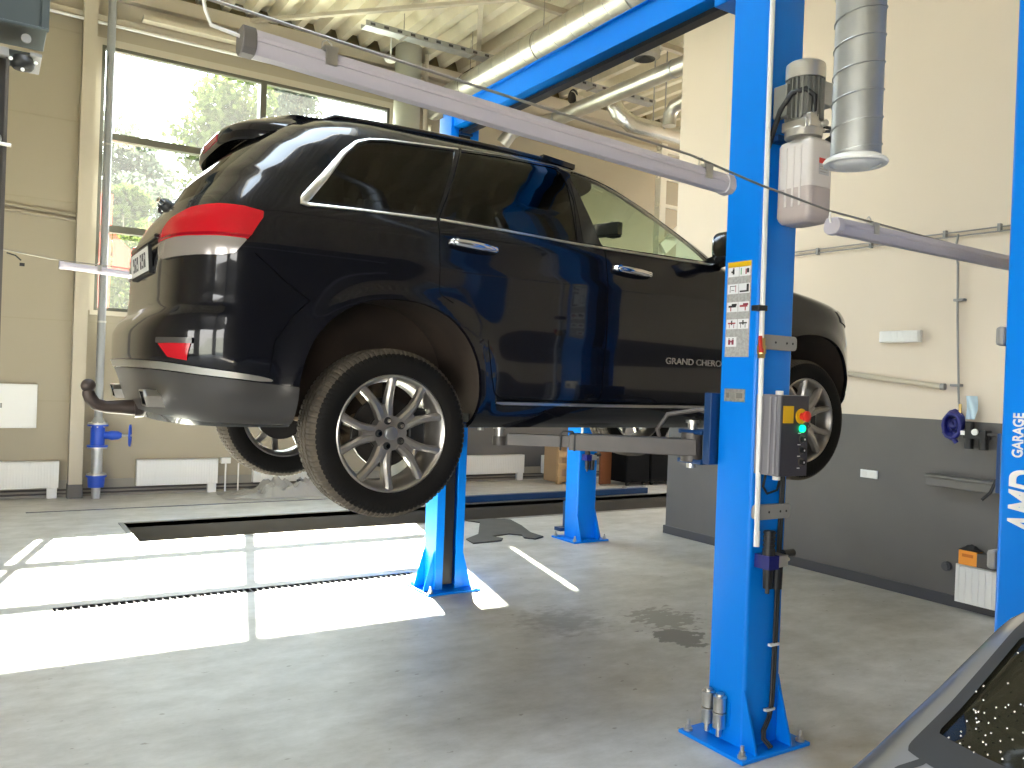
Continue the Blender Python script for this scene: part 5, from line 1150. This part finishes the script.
m = MB(); m.bb(-.035, .53, YB - .12, YB - .111, .92, 1.445); dr = m.build('door', M['white'], cbn, bevel=.003)
m = MB(); m.bb(.10, .125, YB - .1225, YB - .12, 1.17, 1.23); m.bb(.145, .165, YB - .1225, YB - .12, 1.16, 1.22); m.build('door_mark', M['bracket'], dr)
m = MB(); m.bb(8.41, 8.60, YB - .10, YB - .006, .10, .42); o = m.build('wall_box', M['white'], None, bevel=.006); tag(o, 'small white box low on the back wall beside the wooden crate', 'box')
m = MB(); 
for x in (2.92, 3.10): m.tube([(x, 12.232, 0), (x, 12.232, .40)], .012, 8)
m.bb(2.85, 2.98, 12.2, 12.295, .40, .48); o = m.build('pipe_stub', M['white_plastic'], None); tag(o, 'two thin white pipes rising to a small box beside the second radiator', 'pipe')
m = MB()
for z in (.045, .095): m.tube([(-3, YB - .034, z), (XE - 1, YB - .034, z)], .012, 8)
o = m.build('heating_pipe', M['steel_grey'], None, smooth=60); tag(o, 'pair of grey heating pipes running low along the back wall', 'pipe')
# right wall: radiator with an orange box, outlet, lamp, pipes, ledge
radiator('short white radiator on the right wall under the orange box', 2.75, 3.80, .075, .378, 6.749, axis='y', pitch=.052, leg=False)
ob = thing('toolbox', 'orange and grey box lying on the short white radiator by the right wall', 'box', (6.785, 3.7, .384))
m = MB(); m.bb(6.745, 6.83, 3.63, 3.78, .384, .50); m.build('box_body', M['orange'], ob, bevel=.004)
m = MB(); m.bb(6.742, 6.832, 3.34, 3.63, .384, .495); m.build('box_sleeve', M['steel_grey'], ob, bevel=.004)
m = MB(); m.bb(6.743, 6.745, 3.66, 3.75, .45, .475); m.build('box_print', mat('orange_dark', (.6, .16, .01), .5), ob)
m = MB(); P = np.array([[(6.75 + .08 * a, 3.62 + .16 * b, .502 + .03 * math.sin(3.1 * a) * math.sin(3.1 * b) * (1 + .5 * math.sin(9 * a + 7 * b))) for a in np.linspace(0, 1, 9)] for b in np.linspace(0, 1, 13)]); m.grid(P)
o = m.build('rag', M['black'], None, smooth=60, solid=(.006, 1)); tag(o, 'black rag crumpled on top of the orange box', 'rag')
ou = thing('wall_socket', 'white double wall socket on the grey part of the right wall', 'socket', (6.85, 4.69, .97))
m = MB(); m.bb(6.838, 6.8495, 4.60, 4.775, .972, 1.045); m.build('socket_frame', M['white'], ou, bevel=.003)
for y in (4.645, 4.73):
    m = MB(); m.cyl((6.838, y, 1.008), (6.834, y, 1.008), .026, n=20); m.build('socket_insert', M['white_plastic'], ou, smooth=30)
el_ = thing('bulkhead_lamp', 'white ribbed bulkhead lamp on the cream part of the right wall', 'lamp', (6.85, 4.41, 2.2))
m = MB(); m.bb(6.80, 6.849, 4.225, 4.61, 2.205, 2.31); m.build('lamp_base', M['white_plastic'], el_, bevel=.008)
m = MB()
for k in range(24): m.cyl((6.79, 4.245 + k * .0148, 2.215), (6.79, 4.245 + k * .0148, 2.30), .009, n=8)
m.bb(6.786, 6.80, 4.235, 4.60, 2.212, 2.303); m.build('lamp_lens', M['white'], el_, smooth=40)
m = MB(); m.tube([(6.826, 5.6, 1.995), (6.826, 4.03, 1.825)], .025, 12); m.cyl((6.826, 4.03, 1.825), (6.826, 3.995, 1.825), .028, n=14, mi=1); o = m.build('capped_pipe', [M['cream_steel'], M['bracket']], None, smooth=40); tag(o, 'cream pipe with a dark end cap under the bulkhead lamp on the right wall', 'pipe')
m = MB()
for dz in (0, -.035): m.tube([(6.825, 7.2, 3.14 + dz), (6.825, 5.6, 3.133 + dz), (6.825, 3.0, 3.115 + dz)], .0065, 8)
for y in (5.33, 4.75, 4.05, 3.60): m.bb(6.812, 6.849, y - .012, y + .012, 3.08, 3.145)
o = m.build('wall_conduit', M['bracket'], None, smooth=40); tag(o, 'pair of thin grey conduits running level high on the right wall', 'pipe')
m = MB(); m.tube([(6.82, 3.93, 3.10), (6.815, 3.95, 2.98), (6.82, 3.925, 2.85), (6.82, 3.91, 2.4), (6.82, 3.87, 1.70), (6.80, 3.84, 1.60)], .009, 8)
for z in (2.55, 1.84): m.bb(6.80, 6.849, 3.855, 3.94, z - .01, z + .01)
o = m.build('wall_conduit', M['bracket'], None, smooth=40); tag(o, 'thin grey conduit dropping to the navy hose on the right wall', 'pipe')
ho = thing('air_hose', 'coiled navy air hose hanging from the dropping conduit on the right wall', 'hose', (6.76, 3.96, 1.47))
m = MB(); pts = []
for k in range(60):
    a = 2 * math.pi * k / 12; pts.append((6.80 - .010 * k / 12, 4.0 + .075 * math.cos(a), 1.585 + .10 * math.sin(a) - .006 * k / 12))
m.tube(pts, .017, 8); m.tube([(6.79 + .0 * k, 4.0 + (.045 if k < 24 else .018) * math.cos(2 * math.pi * k / 12), 1.575 + (.065 if k < 24 else .03) * math.sin(2 * math.pi * k / 12)) for k in range(40)], .017, 8); m.tube([(6.76, 3.97, 1.51), (6.76, 3.98, 1.45), (6.77, 3.96, 1.42)], .02, 8); m.build('hose_coil', M['hose_blue'], ho, smooth=60)
m = MB(); m.cyl((6.79, 3.955, 1.74), (6.79, 3.955, 1.66), .012, n=10); m.cyl((6.79, 3.955, 1.66), (6.79, 3.955, 1.62), .018, n=10); m.build('hose_coupling', M['brass'], ho, smooth=30)
rg = thing('air_regulator', 'black air regulator with filter bowls on the right wall beside the navy hose', 'air regulator', (6.80, 3.8, 1.38))
m = MB(); m.cyl((6.79, 3.87, 1.60), (6.79, 3.87, 1.38), .034, n=18); m.cyl((6.79, 3.75, 1.50), (6.79, 3.75, 1.38), .036, n=18); m.bb(6.75, 6.84, 3.72, 3.90, 1.465, 1.535); m.build('regulator_body', M['black'], rg, smooth=35)
m = MB(); m.cyl((6.752, 3.80, 1.52), (6.735, 3.80, 1.52), .026, n=18); m.build('pressure_gauge', M['white'], rg, smooth=30)
m = MB(); m.cyl((6.79, 3.72, 1.505), (6.79, 3.60, 1.50), .016, .011, n=12); m.build('outlet_nozzle', M['steel_grey'], rg, smooth=30)
m = MB(); m.bb(6.745, 6.75, 3.885, 3.92, 1.49, 1.525); m.build('tag', M['white'], rg)
m = MB(); P = np.array([[(6.80 + .02 * math.sin(5 * a + 3 * b), 3.915 - .10 * a * (1 - .3 * abs(b - .4)), 1.62 + .19 * b) for a in np.linspace(0, 1, 9)] for b in np.linspace(0, 1, 11)]); m.grid(P); o = bag_ = m.build('plastic_bag', M['lightblue'], None, smooth=60, solid=(.004, 0)); tag(o, 'pale blue plastic bag hanging above the black air regulator', 'bag')
for _o in (ho, rg, bag_):
    _o.location.y -= .115; _o.location.z -= .055
m = MB(); m.bb(6.72, 6.849, 2.9, 4.09, 1.06, 1.085); m.bb(6.74, 6.849, 2.9, 4.085, .99, 1.06); o = m.build('wall_ledge', mat('ledge_grey', (.13, .125, .118), .4, .3), None, bevel=.004); tag(o, 'grey metal ledge on the right wall under the air regulator', 'ledge')
m = MB(); m.cyl((6.849, 3.925, .325), (6.82, 3.925, .325), .04, n=20); m.cyl((6.82, 3.925, .325), (6.81, 3.925, .325), .026, n=20); o = m.build('round_plug', M['dark_base'], None, smooth=30); tag(o, 'small round dark plug on the wall left of the short radiator', 'plug')

# ------------------------------------------------------------------ floor items
M['grate'] = mat('cast_grate', (.03, .028, .026), .6, .2)
def drain(label, x0, x1, y, w):
    t = thing('floor_drain', label, 'floor drain', ((x0 + x1) / 2, y, 0))
    m = MB(); m.bb(x0, x1, y - w / 2, y - w / 2 + .006, .0, .004); m.bb(x0, x1, y + w / 2 - .006, y + w / 2, .0, .004); m.build('drain_frame', M['galv'], t)
    m = MB(); ya, yb = y - w / 2, y + w / 2
    for q in ([(x0, ya, -.09), (x1, ya, -.09), (x1, yb, -.09), (x0, yb, -.09)], [(x0, ya, 0), (x1, ya, 0), (x1, ya, -.09), (x0, ya, -.09)], [(x0, yb, 0), (x1, yb, 0), (x1, yb, -.09), (x0, yb, -.09)], [(x0, ya, 0), (x0, yb, 0), (x0, yb, -.09), (x0, ya, -.09)], [(x1, ya, 0), (x1, yb, 0), (x1, yb, -.09), (x1, ya, -.09)]): m.add(q, [(0, 1, 2, 3)])
    m.build('drain_channel', M['black'], t, recalc=False)
    m = MB(); n = int((x1 - x0) / .05)
    for k in range(n): a = x0 + (k + .5) * (x1 - x0) / n; m.bb(a - .006, a + .006, y - w / 2 + .004, y + w / 2 - .004, -.014, .001)
    m.build('drain_grate', M['grate'], t)
drain('long narrow floor drain grate crossing the sunlit floor', *DRAINS[0])
drain('thin floor drain near the back wall left of the pit', *DRAINS[1])
# crumpled plastic sheeting
m = MB(); gx, gy = 70, 34; xs = np.linspace(2.75, 5.0, gx); ys = np.linspace(11.35, 12.0, gy); rs = np.random.default_rng(5)
from mathutils import noise as mn
P = np.zeros((gy, gx, 3))
for i, y in enumerate(ys):
    for j, x in enumerate(xs):
        e = min(1, (x - 2.75) / .5, (5.0 - x) / .4) * min(1, (y - 11.35) / .15, (12.0 - y) / .1 + .3)
        h = abs(mn.noise((x * 2.6, y * 3.1, 1))) * .22 + abs(mn.noise((x * 7, y * 8, 4))) * .16 + abs(mn.noise((x * 16, y * 17, 9))) * .06 + .03
        if x < 3.3: h *= .55
        P[i, j] = (x + .06 * mn.noise((y * 5, x * 3, 7)), y + .10 * mn.noise((x * 3, 2, y)), .008 + max(0, e) * h)
m.grid(P); o = m.build('plastic_sheeting', M['plastic_film'], None, smooth=35, solid=(.004, 1)); tag(o, 'crumpled grey plastic sheeting lying on the floor by the back wall radiators', 'plastic sheet')
m = MB(); m.cyl((3.75, 11.5, .12), (3.75, 11.5, .20), .02, .012, n=10); m.cyl((3.75, 11.5, .20), (3.75, 11.5, .23), .028, n=10); o = m.build('spray_nozzle', M['black'], None, smooth=40); tag(o, 'small black nozzle sticking out of the crumpled plastic sheeting', 'nozzle')
# torn rubber mat beside the posts
mt_ = [(4.98, 8.86), (5.08, 8.68), (4.68, 8.02), (4.42, 7.83), (4.38, 7.60), (4.74, 7.62), (4.82, 7.72), (4.76, 7.86), (5.02, 7.92), (5.12, 7.80), (5.06, 7.66), (5.14, 7.56), (5.30, 7.64), (5.30, 7.90), (5.44, 8.30), (5.54, 8.72), (5.38, 8.86)]
m = MB(); m.prism(mt_, (0, 0, .002), (1, 0, 0), (0, 1, 0), .014); o = m.build('rubber_mat', mat('worn_rubber', (.05, .048, .045), .7, noise=(6, (.08, .076, .07), .3)), None); tag(o, 'torn dark rubber mat lying on the floor between the two far blue posts', 'mat')
# blue beam along the far side of the pit
bj = thing('pit_jack', 'blue pit jack beam resting along the far edge of the pit', 'pit jack', (7.2, 10.2, 0))
m = MB(); m.bb(5.2, 9.0, 10.09, 10.19, .012, .10); m.bb(5.2, 9.0, 10.19, 10.27, .012, .04); m.build('beam', M['blue_dark'], bj, bevel=.004)
for x in (8.55, 8.95):
    m = MB(); m.cyl((x, 10.14, .10), (x, 10.14, .13), .04, n=14); m.build('roller', M['steel'], bj, smooth=30)
# boards and dark loudspeaker-like cabinets by the back wall
M['cab_black'] = mat('cabinet_black', (.007, .007, .008), .85, spec=.1)
cr = thing('wooden_crate', 'pale wooden crate of planks standing by the back wall behind the lift arm', 'crate', (8.6, 11.7, 0))
for x in (8.30, 8.92):
    m = MB(); m.bb(x - .045, x + .045, 11.55, 11.6, 0, .72); m.build('upright', M['wood'], cr, bevel=.003)
for z in (.08, .30, .50, .68):
    m = MB(); m.bb(8.25, 8.97, 11.525, 11.55, z - .05, z + .05); m.build('plank', M['wood'], cr, bevel=.003)
m = MB(); m.bb(8.28, 8.94, 11.602, 12.0, .02, .70); m.build('crate_box', mat('cardboard', (.42, .29, .17), .7), cr)
m = MB(); m.bb(8.98, 9.22, 11.3, 11.34, 0, .85); o = m.build('brown_board', M['brown_wood'], None, bevel=.003); tag(o, 'reddish brown board standing right of the blue post behind the car', 'board')
for x0, x1, lab, hh in ((9.25, 9.78, 'dark grey cabinet by the back wall nearest the reddish board', .66), (9.80, 10.35, 'black cabinet in the middle of the row by the back wall', .64), (10.38, 10.95, 'black cabinet with a small label, nearest the grey wall corner', .66)):
    t = thing('storage_cabinet', lab, 'cabinet', ((x0 + x1) / 2, 11.0, 0), 'dark cabinets by the back wall')
    m = MB(); m.bb(x0, x1, 10.95, 11.5, .06, hh); m.build('cabinet_body', M['cab_black'], t, bevel=.01)
    for x in (x0 + .08, x1 - .08):
        m = MB(); m.cyl((x - .02, 11.0, .03), (x + .02, 11.0, .03), .03, n=14); m.build('caster', M['black'], t, smooth=30)
    m = MB(); m.bb(x0 + .02, x1 - .02, 10.94, 10.95, .10, hh - .04); m.build('door', M['cab_black'], t, bevel=.004)
    if 'label' in lab: m = MB(); m.bb(x0 + .1, x0 + .3, 10.936, 10.94, .16, .19); m.build('door_label', M['white'], t)

# stairs / steel frame seen beyond the wall corner
M['stair'] = mat('stair_cream', (.72, .69, .60), .45)
sf = thing('steel_stair', 'pale steel stair frame high up beyond the wall corner', 'stair', (10.9, 11.4, 0))
for x, y in ((10.2, 11.4), (12.4, 11.4), (11.0, 10.6)):
    m = MB(); m.bb(x - .07, x + .07, y - .07, y + .07, 0, 6.7 if y < 11 else 6.1); m.build('post', M['stair'], sf)
for z in (4.4, 5.0, 5.5, 6.0):
    m = MB(); m.bb(10.1, 12.6, 11.37, 11.43, z - .03, z + .03); m.build('rail', M['stair'], sf)
m = MB(); m.beam((10.2, 11.3, 4.2), (12.9, 11.3, 6.6), .06, .22); m.build('stringer', M['stair'], sf)
for k in range(7):
    m = MB(); f = (k + .5) / 7; m.bb(10.2 + 2.7 * f - .14, 10.2 + 2.7 * f + .14, 10.8, 11.3, 4.2 + 2.4 * f, 4.2 + 2.4 * f + .03); m.build('tread', M['stair'], sf)

# ------------------------------------------------------------------ outside: trees, red flag
M['leaf'] = None
def leaf_mat(name, c1, c2):
    m = bpy.data.materials.new(name); m.use_nodes = True; nt = m.node_tree; nt.nodes.clear(); N = nt.nodes.new; L = nt.links.new
    out = N('ShaderNodeOutputMaterial'); df = N('ShaderNodeBsdfDiffuse'); tr = N('ShaderNodeBsdfTranslucent'); mx = N('ShaderNodeMixShader'); mx.inputs[0].default_value = .5
    tc = N('ShaderNodeTexCoord'); nz = N('ShaderNodeTexNoise'); nz.inputs['Scale'].default_value = .8; rp = N('ShaderNodeValToRGB')
    rp.color_ramp.elements[0].color = (*c1, 1); rp.color_ramp.elements[1].color = (*c2, 1); rp.color_ramp.elements[0].position = .35; rp.color_ramp.elements[1].position = .65
    L(tc.outputs['Object'], nz.inputs['Vector']); L(nz.outputs['Fac'], rp.inputs[0]); L(rp.outputs[0], df.inputs[0]); L(rp.outputs[0], tr.inputs[0]); L(df.outputs[0], mx.inputs[1]); L(tr.outputs[0], mx.inputs[2]); L(mx.outputs[0], out.inputs[0]); return m
LM = [leaf_mat('leaf_yellow_green', (.030, .044, .011), (.062, .076, .021)), leaf_mat('leaf_green', (.018, .032, .014), (.038, .05, .023)), leaf_mat('leaf_grey_green', (.032, .042, .027), (.05, .058, .038))]
BARK = mat('bark', (.16, .13, .10), .9)
def tree(label, x, y, h, r, lm, n, seed, low=.25):
    rs = np.random.default_rng(seed); t = thing('tree', label, 'tree', (x, y, -.05), 'trees outside the window')
    m = MB(); m.tube([(x, y, -.05), (x + .1, y, h * .4), (x, y, h * .85)], [.16, .12, .03], 8)
    for k in range(9):
        a = rs.uniform(0, 6.28); z0 = h * rs.uniform(.3, .7); m.tube([(x, y, z0), (x + math.cos(a) * r * .4, y + math.sin(a) * r * .4, z0 + h * .09), (x + math.cos(a) * r * .75, y + math.sin(a) * r * .75, z0 + h * .2)], [.06, .04, .012], 6)
    m.build('trunk', BARK, t, smooth=60)
    # leaf clumps
    nb = 26; cs = []
    for k in range(nb):
        f = rs.uniform(low, .97); rad = r * math.sin(math.pi * min(.98, .18 + .82 * f)) ** .7 * rs.uniform(.3, .95); a = rs.uniform(0, 6.28)
        cs.append((x + rad * math.cos(a), y + rad * math.sin(a), f * h, rs.uniform(.28, .5) * r))
    cs = np.array(cs); w_ = rs.integers(0, nb, n); d = rs.normal(size=(n, 3)); d /= np.linalg.norm(d, axis=1)[:, None]
    C = cs[w_, :3] + d * (cs[w_, 3] * rs.uniform(.35, 1., n) ** .6)[:, None] * A_(1, 1, .8)
    a = rs.normal(size=(n, 3)); a /= np.linalg.norm(a, axis=1)[:, None]; b = np.cross(a, rs.normal(size=(n, 3))); b /= np.linalg.norm(b, axis=1)[:, None]
    s_ = rs.uniform(.10, .20, n)[:, None] * y / 31; V = np.stack([C - a * s_, C + b * s_ * .5, C + a * s_, C - b * s_ * .5], 1).reshape(-1, 3)
    mm = MB(); mm.add(V, [(4 * k, 4 * k + 1, 4 * k + 2, 4 * k + 3) for k in range(n)]); mm.build('crown', lm, t, recalc=False)
tree('tall yellow-green tree outside the left pane of the big window', 10.97, 47, 18.8, 4.5, LM[0], 9000, 1)
tree('loose grey-green tree outside behind the central window mullion', 17.5, 60, 23.6, 4.1, LM[2], 6000, 2)
tree('low bright bushy tree outside at the lower left of the big window', 3.2, 19, 4.9, 2.0, LM[0], 7000, 3, .05)
tree('thin hazy tree outside at the far left of the window', 10.9, 95, 26.0, 8.0, LM[2], 7000, 4, .1)
tree('small green tree outside at the right end of the window', 32.0, 75, 23.5, 4.4, LM[1], 5000, 5, .1)
tree('broad green tree outside filling the middle of the window', 10.75, 35, 10.2, 4.4, LM[1], 9000, 6, .05)
tree('low green tree outside just above the car roof', 12.2, 27.5, 7.2, 2.1, LM[1], 7000, 7, .05)
tree('dense low green tree outside in the lower middle of the big window', 6.4, 26, 5.8, 2.0, LM[1], 9000, 8, .02)
tree('dense yellow-green tree outside right of the standpipe', 7.4, 60, 13.0, 2.6, LM[0], 9000, 9, .02)
tree('hazy grey-green tree outside far behind the others', 13.6, 75, 17.9, 8.5, LM[2], 9000, 10, .02)
ff = thing('red_flag', 'tall red banner flag standing outside at the left edge of the big window', 'flag', (1.62, 16, -.05))
RF = mat('red_banner', (.45, .03, .015), .6); 
m = MB(); m.cyl((1.50, 16, -.05), (1.50, 16, 4.8), .02, n=10); m.build('flag_pole', M['steel'], ff)
m = MB(); P = np.array([[(1.52 + .23 * a, 16 + .02 * math.sin(6 * a + z), z) for a in np.linspace(0, 1, 6)] for z in np.linspace(1.2, 4.7, 16)]); m.grid(P); m.build('banner', RF, ff, smooth=60, solid=(.004, 0))
m = MB(); m.add([(1.78, 16, 4.05), (1.78, 16, 3.35), (2.02, 16, 3.35), (2.13, 16, 3.72), (1.98, 16, 3.85)], [(0, 1, 2, 3, 4)]); m.build('pennant', RF, ff, solid=(.004, 0))

# ------------------------------------------------------------------ grey car at the lower right
_o = .10
C2 = Shape(W=[(.55, .84), (.75, .90), (.95, .90), (1.08, .87), (1.16, .86), (1.22, .84), (1.30, .825), (1.38, .80), (1.45, .66), (1.49, .5), (1.515, .3), (1.525, .1)],
    XRr=[(.55, .62), (.75, .60), (.95, .62), (1.05, .68), (1.12, .78), (1.18, .92 - _o), (1.221, 1.055 - _o), (1.257, 1.154 - _o), (1.289, 1.253 - _o), (1.327, 1.336 - _o), (1.384, 1.452 - _o), (1.45, 1.60), (1.49, 1.85), (1.515, 2.1), (1.525, 2.3)],
    XFf=[(.55, 4.55), (.75, 4.6), (.85, 4.5), (.93, 3.9), (1.0, 3.5), (1.2, 3.25), (1.42, 2.95), (1.475, 2.7), (1.525, 2.6)], Lr=.26, Lf=[(.5, .7), (1.5, .5)], nr=[(.5, 4.), (1.5, 4.)], nf=2.5)
car2 = thing('car', 'silver-grey hatchback at the bottom right corner, only its rear pillar and back window in view', 'car', (2.6, -.10, 0))
M['silver'] = mat('silver_paint', (.30, .30, .31), .32, .75, coat=1., coatr=.06)
SG = MB(); o2 = A_(0, -.10, 0)
RW = [(-.775, 1.255), (-.755, 1.38), (-.50, 1.475), (.50, 1.475), (.755, 1.38), (.775, 1.255)]
def rw_f(T, Z, P): return np.where(T < -.12, -sdf_poly(P[..., 1], P[..., 2], RW), -1)
SW = [(1.75, 1.02), (1.80, 1.33), (2.05, 1.40), (2.75, 1.38), (3.1, 1.02)]
def sw_f(T, Z, P): return np.where((T > -.1) & (T < 1.4), -sdf_poly(P[..., 0], P[..., 2], SW), -1)
A2 = [dict(x=1.15, z=.55, rx=.36, rz=.20, n=2.1), dict(x=3.75, z=.55, rx=.36, rz=.20, n=2.1)]
def c2_f(T, Z, P):
    f = np.minimum(-rw_f(T, Z, P), -sw_f(T, Z, P))
    for a in A2: f = np.minimum(f, np.where(P[..., 1] > .3, arch_f(P[..., 0], P[..., 2], a), 1))
    return f
zs2 = np.unique(np.concatenate([np.arange(.55, 1.0, .03), np.arange(1.0, 1.44, .012), np.arange(1.44, 1.5255, .0035)]).round(4))
ts2 = np.concatenate([-qt(70, 3.2)[::-1][:-1], np.linspace(0, 1, 70), 1 + qt(40, 2.5)[1:]])
m = MB()
for sg in (-1, 1):
    V, F = clip_grid(C2, ts2, zs2, c2_f, 0, sg); m.add(V + o2, F)
m.build('body', [M['silver'], M['interior']], car2, smooth=180, weld=.001, solid=(.02, -1, 1, 0), recalc=False)
def patch2(name, f, mt, off, ts, zs, sides=(-1, 1), **k):
    m = MB()
    for sg in sides:
        V, F = clip_grid(C2, ts, zs, f, off, sg)
        if F: m.add(V + o2, F)
    return m.build(name, mt, car2, smooth=180, weld=.0005, recalc=False, **k)
tf = np.concatenate([-qt(120, 3.2)[::-1]])
M['g_rear2'] = glass('dark_rear_glass', (.16, .17, .14), 1., .22, (.20, .19, .13))  # olive film puts the reflected surroundings into the glass colour
patch2('rear_window', lambda T, Z, P: rw_f(T, Z, P) + .012, M['g_rear2'], -.004, tf, np.linspace(1.23, 1.49, 70))
patch2('window_seal', lambda T, Z, P: .010 - np.abs(rw_f(T, Z, P) - .004), M['black'], .001, tf, np.linspace(1.23, 1.49, 160))
for sg in (-1, 1): patch2('side_window', lambda T, Z, P: sw_f(T, Z, P) + .012, M['g_dark'], -.004, np.linspace(-.1, 1.4, 120), np.linspace(1.0, 1.42, 40), (sg,))
SEAM = [(.80, .98), (.81, 1.12), (.80, 1.20), (.77, 1.235), (.745, 1.25)]
def seam_f(T, Z, P):
    d = np.full(T.shape, 9.); y, z = P[..., 1], P[..., 2]
    for a, b in zip(SEAM[:-1], SEAM[1:]):
        a = np.array(a); b = np.array(b); e = b - a; k = np.clip(((y - a[0]) * e[0] + (z - a[1]) * e[1]) / (e @ e), 0, 1); d = np.minimum(d, np.hypot(y - a[0] - k * e[0], z - a[1] - k * e[1]))
    return np.where(T < -.05, .0035 - d, -1)
for sg in (-1, 1): patch2('panel_gap', seam_f, M['black'], .0008, np.linspace(-1, -.02, 400), np.linspace(.96, 1.27, 160), (sg,))
m = MB(); rs = np.random.default_rng(3)
for k in range(60):
    c_ = (.75 - abs(rs.normal(0, .09)), 1.265 + abs(rs.normal(0, .035))); t0 = np.interp(c_[0], [0, .8], [-1, -.3]); 
    tt = np.linspace(-1, -.05, 400); S_ = C2.surf(tt, np.full(400, c_[1])); q = int(np.argmin(np.abs(S_[:, 1] - c_[0]))); p = S_[q] + o2 + .003 * C2.normal(tt[q:q + 1], np.array([c_[1]]))[0]
    if sdf_poly(np.array([c_[0]]), np.array([c_[1]]), RW)[0] > -.012: continue
    m.lathe([(0, .0013), (.0012 * rs.uniform(.6, 1.5), .0012), (.0015, 0)], p, (-.5, 0, .85), 8)
dr_ = m.build('glint_beads', mat('glint_bead', (.8, .8, .8), .08, .9), car2, smooth=180); dr_['kind'] = 'stuff'  # shiny beads stand in for sun sparkles on the glass
m = MB(); m.bb(.85, 4.3, -.90, .70, .30, .56); m.build('floor_pan', M['interior'], car2)
for x in (1.15, 3.75):
    for sg in (-1, 1):
        w2_ = MB(); y = -.10 + sg * .80; w2_.lathe([(.20, -.10), (.30, -.10), (.32, -.06), (.32, .06), (.30, .10), (.20, .10), (.18, .0)], (x, y, .322), (0, 1, 0), 40, close=True); wh2 = w2_.build('wheel', M['tyre'], car2, smooth=40)
        w2_ = MB(); w2_.lathe([(0, .03), (.06, .05), (.20, .085), (.20, -.05), (0, -.05)], (x, y, .322), (0, sg, 0), 36); w2_.build('rim', M['rim'], wh2, smooth=40)
m = MB(); loft(m, [[(1.7 + a, b - .1, z) for a, b in rr_poly(-.35, .35, -.66, .66, .1)] for z in (.6, .95, 1.0)]); m.build('parcel_shelf', M['interior'], car2)
for y in (-.45, .25):
    m = MB(); loft(m, [[(2.05 + a + (z - 1) * -.2, y + b, z) for a, b in rr_poly(-.06, .06, -.16, .16, .05)] for z in (.8, 1.1, 1.3, 1.33)]); m.build('seat', M['seat'], car2, smooth=60)
_a = R(6); _pv = A_(1.05, .70); _lo = A_(2.6, -.10); _d = _lo - _pv
car2.rotation_euler = (0, 0, _a); car2.location = (_pv[0] + math.cos(_a) * _d[0] - math.sin(_a) * _d[1], _pv[1] + math.sin(_a) * _d[0] + math.cos(_a) * _d[1], 0)
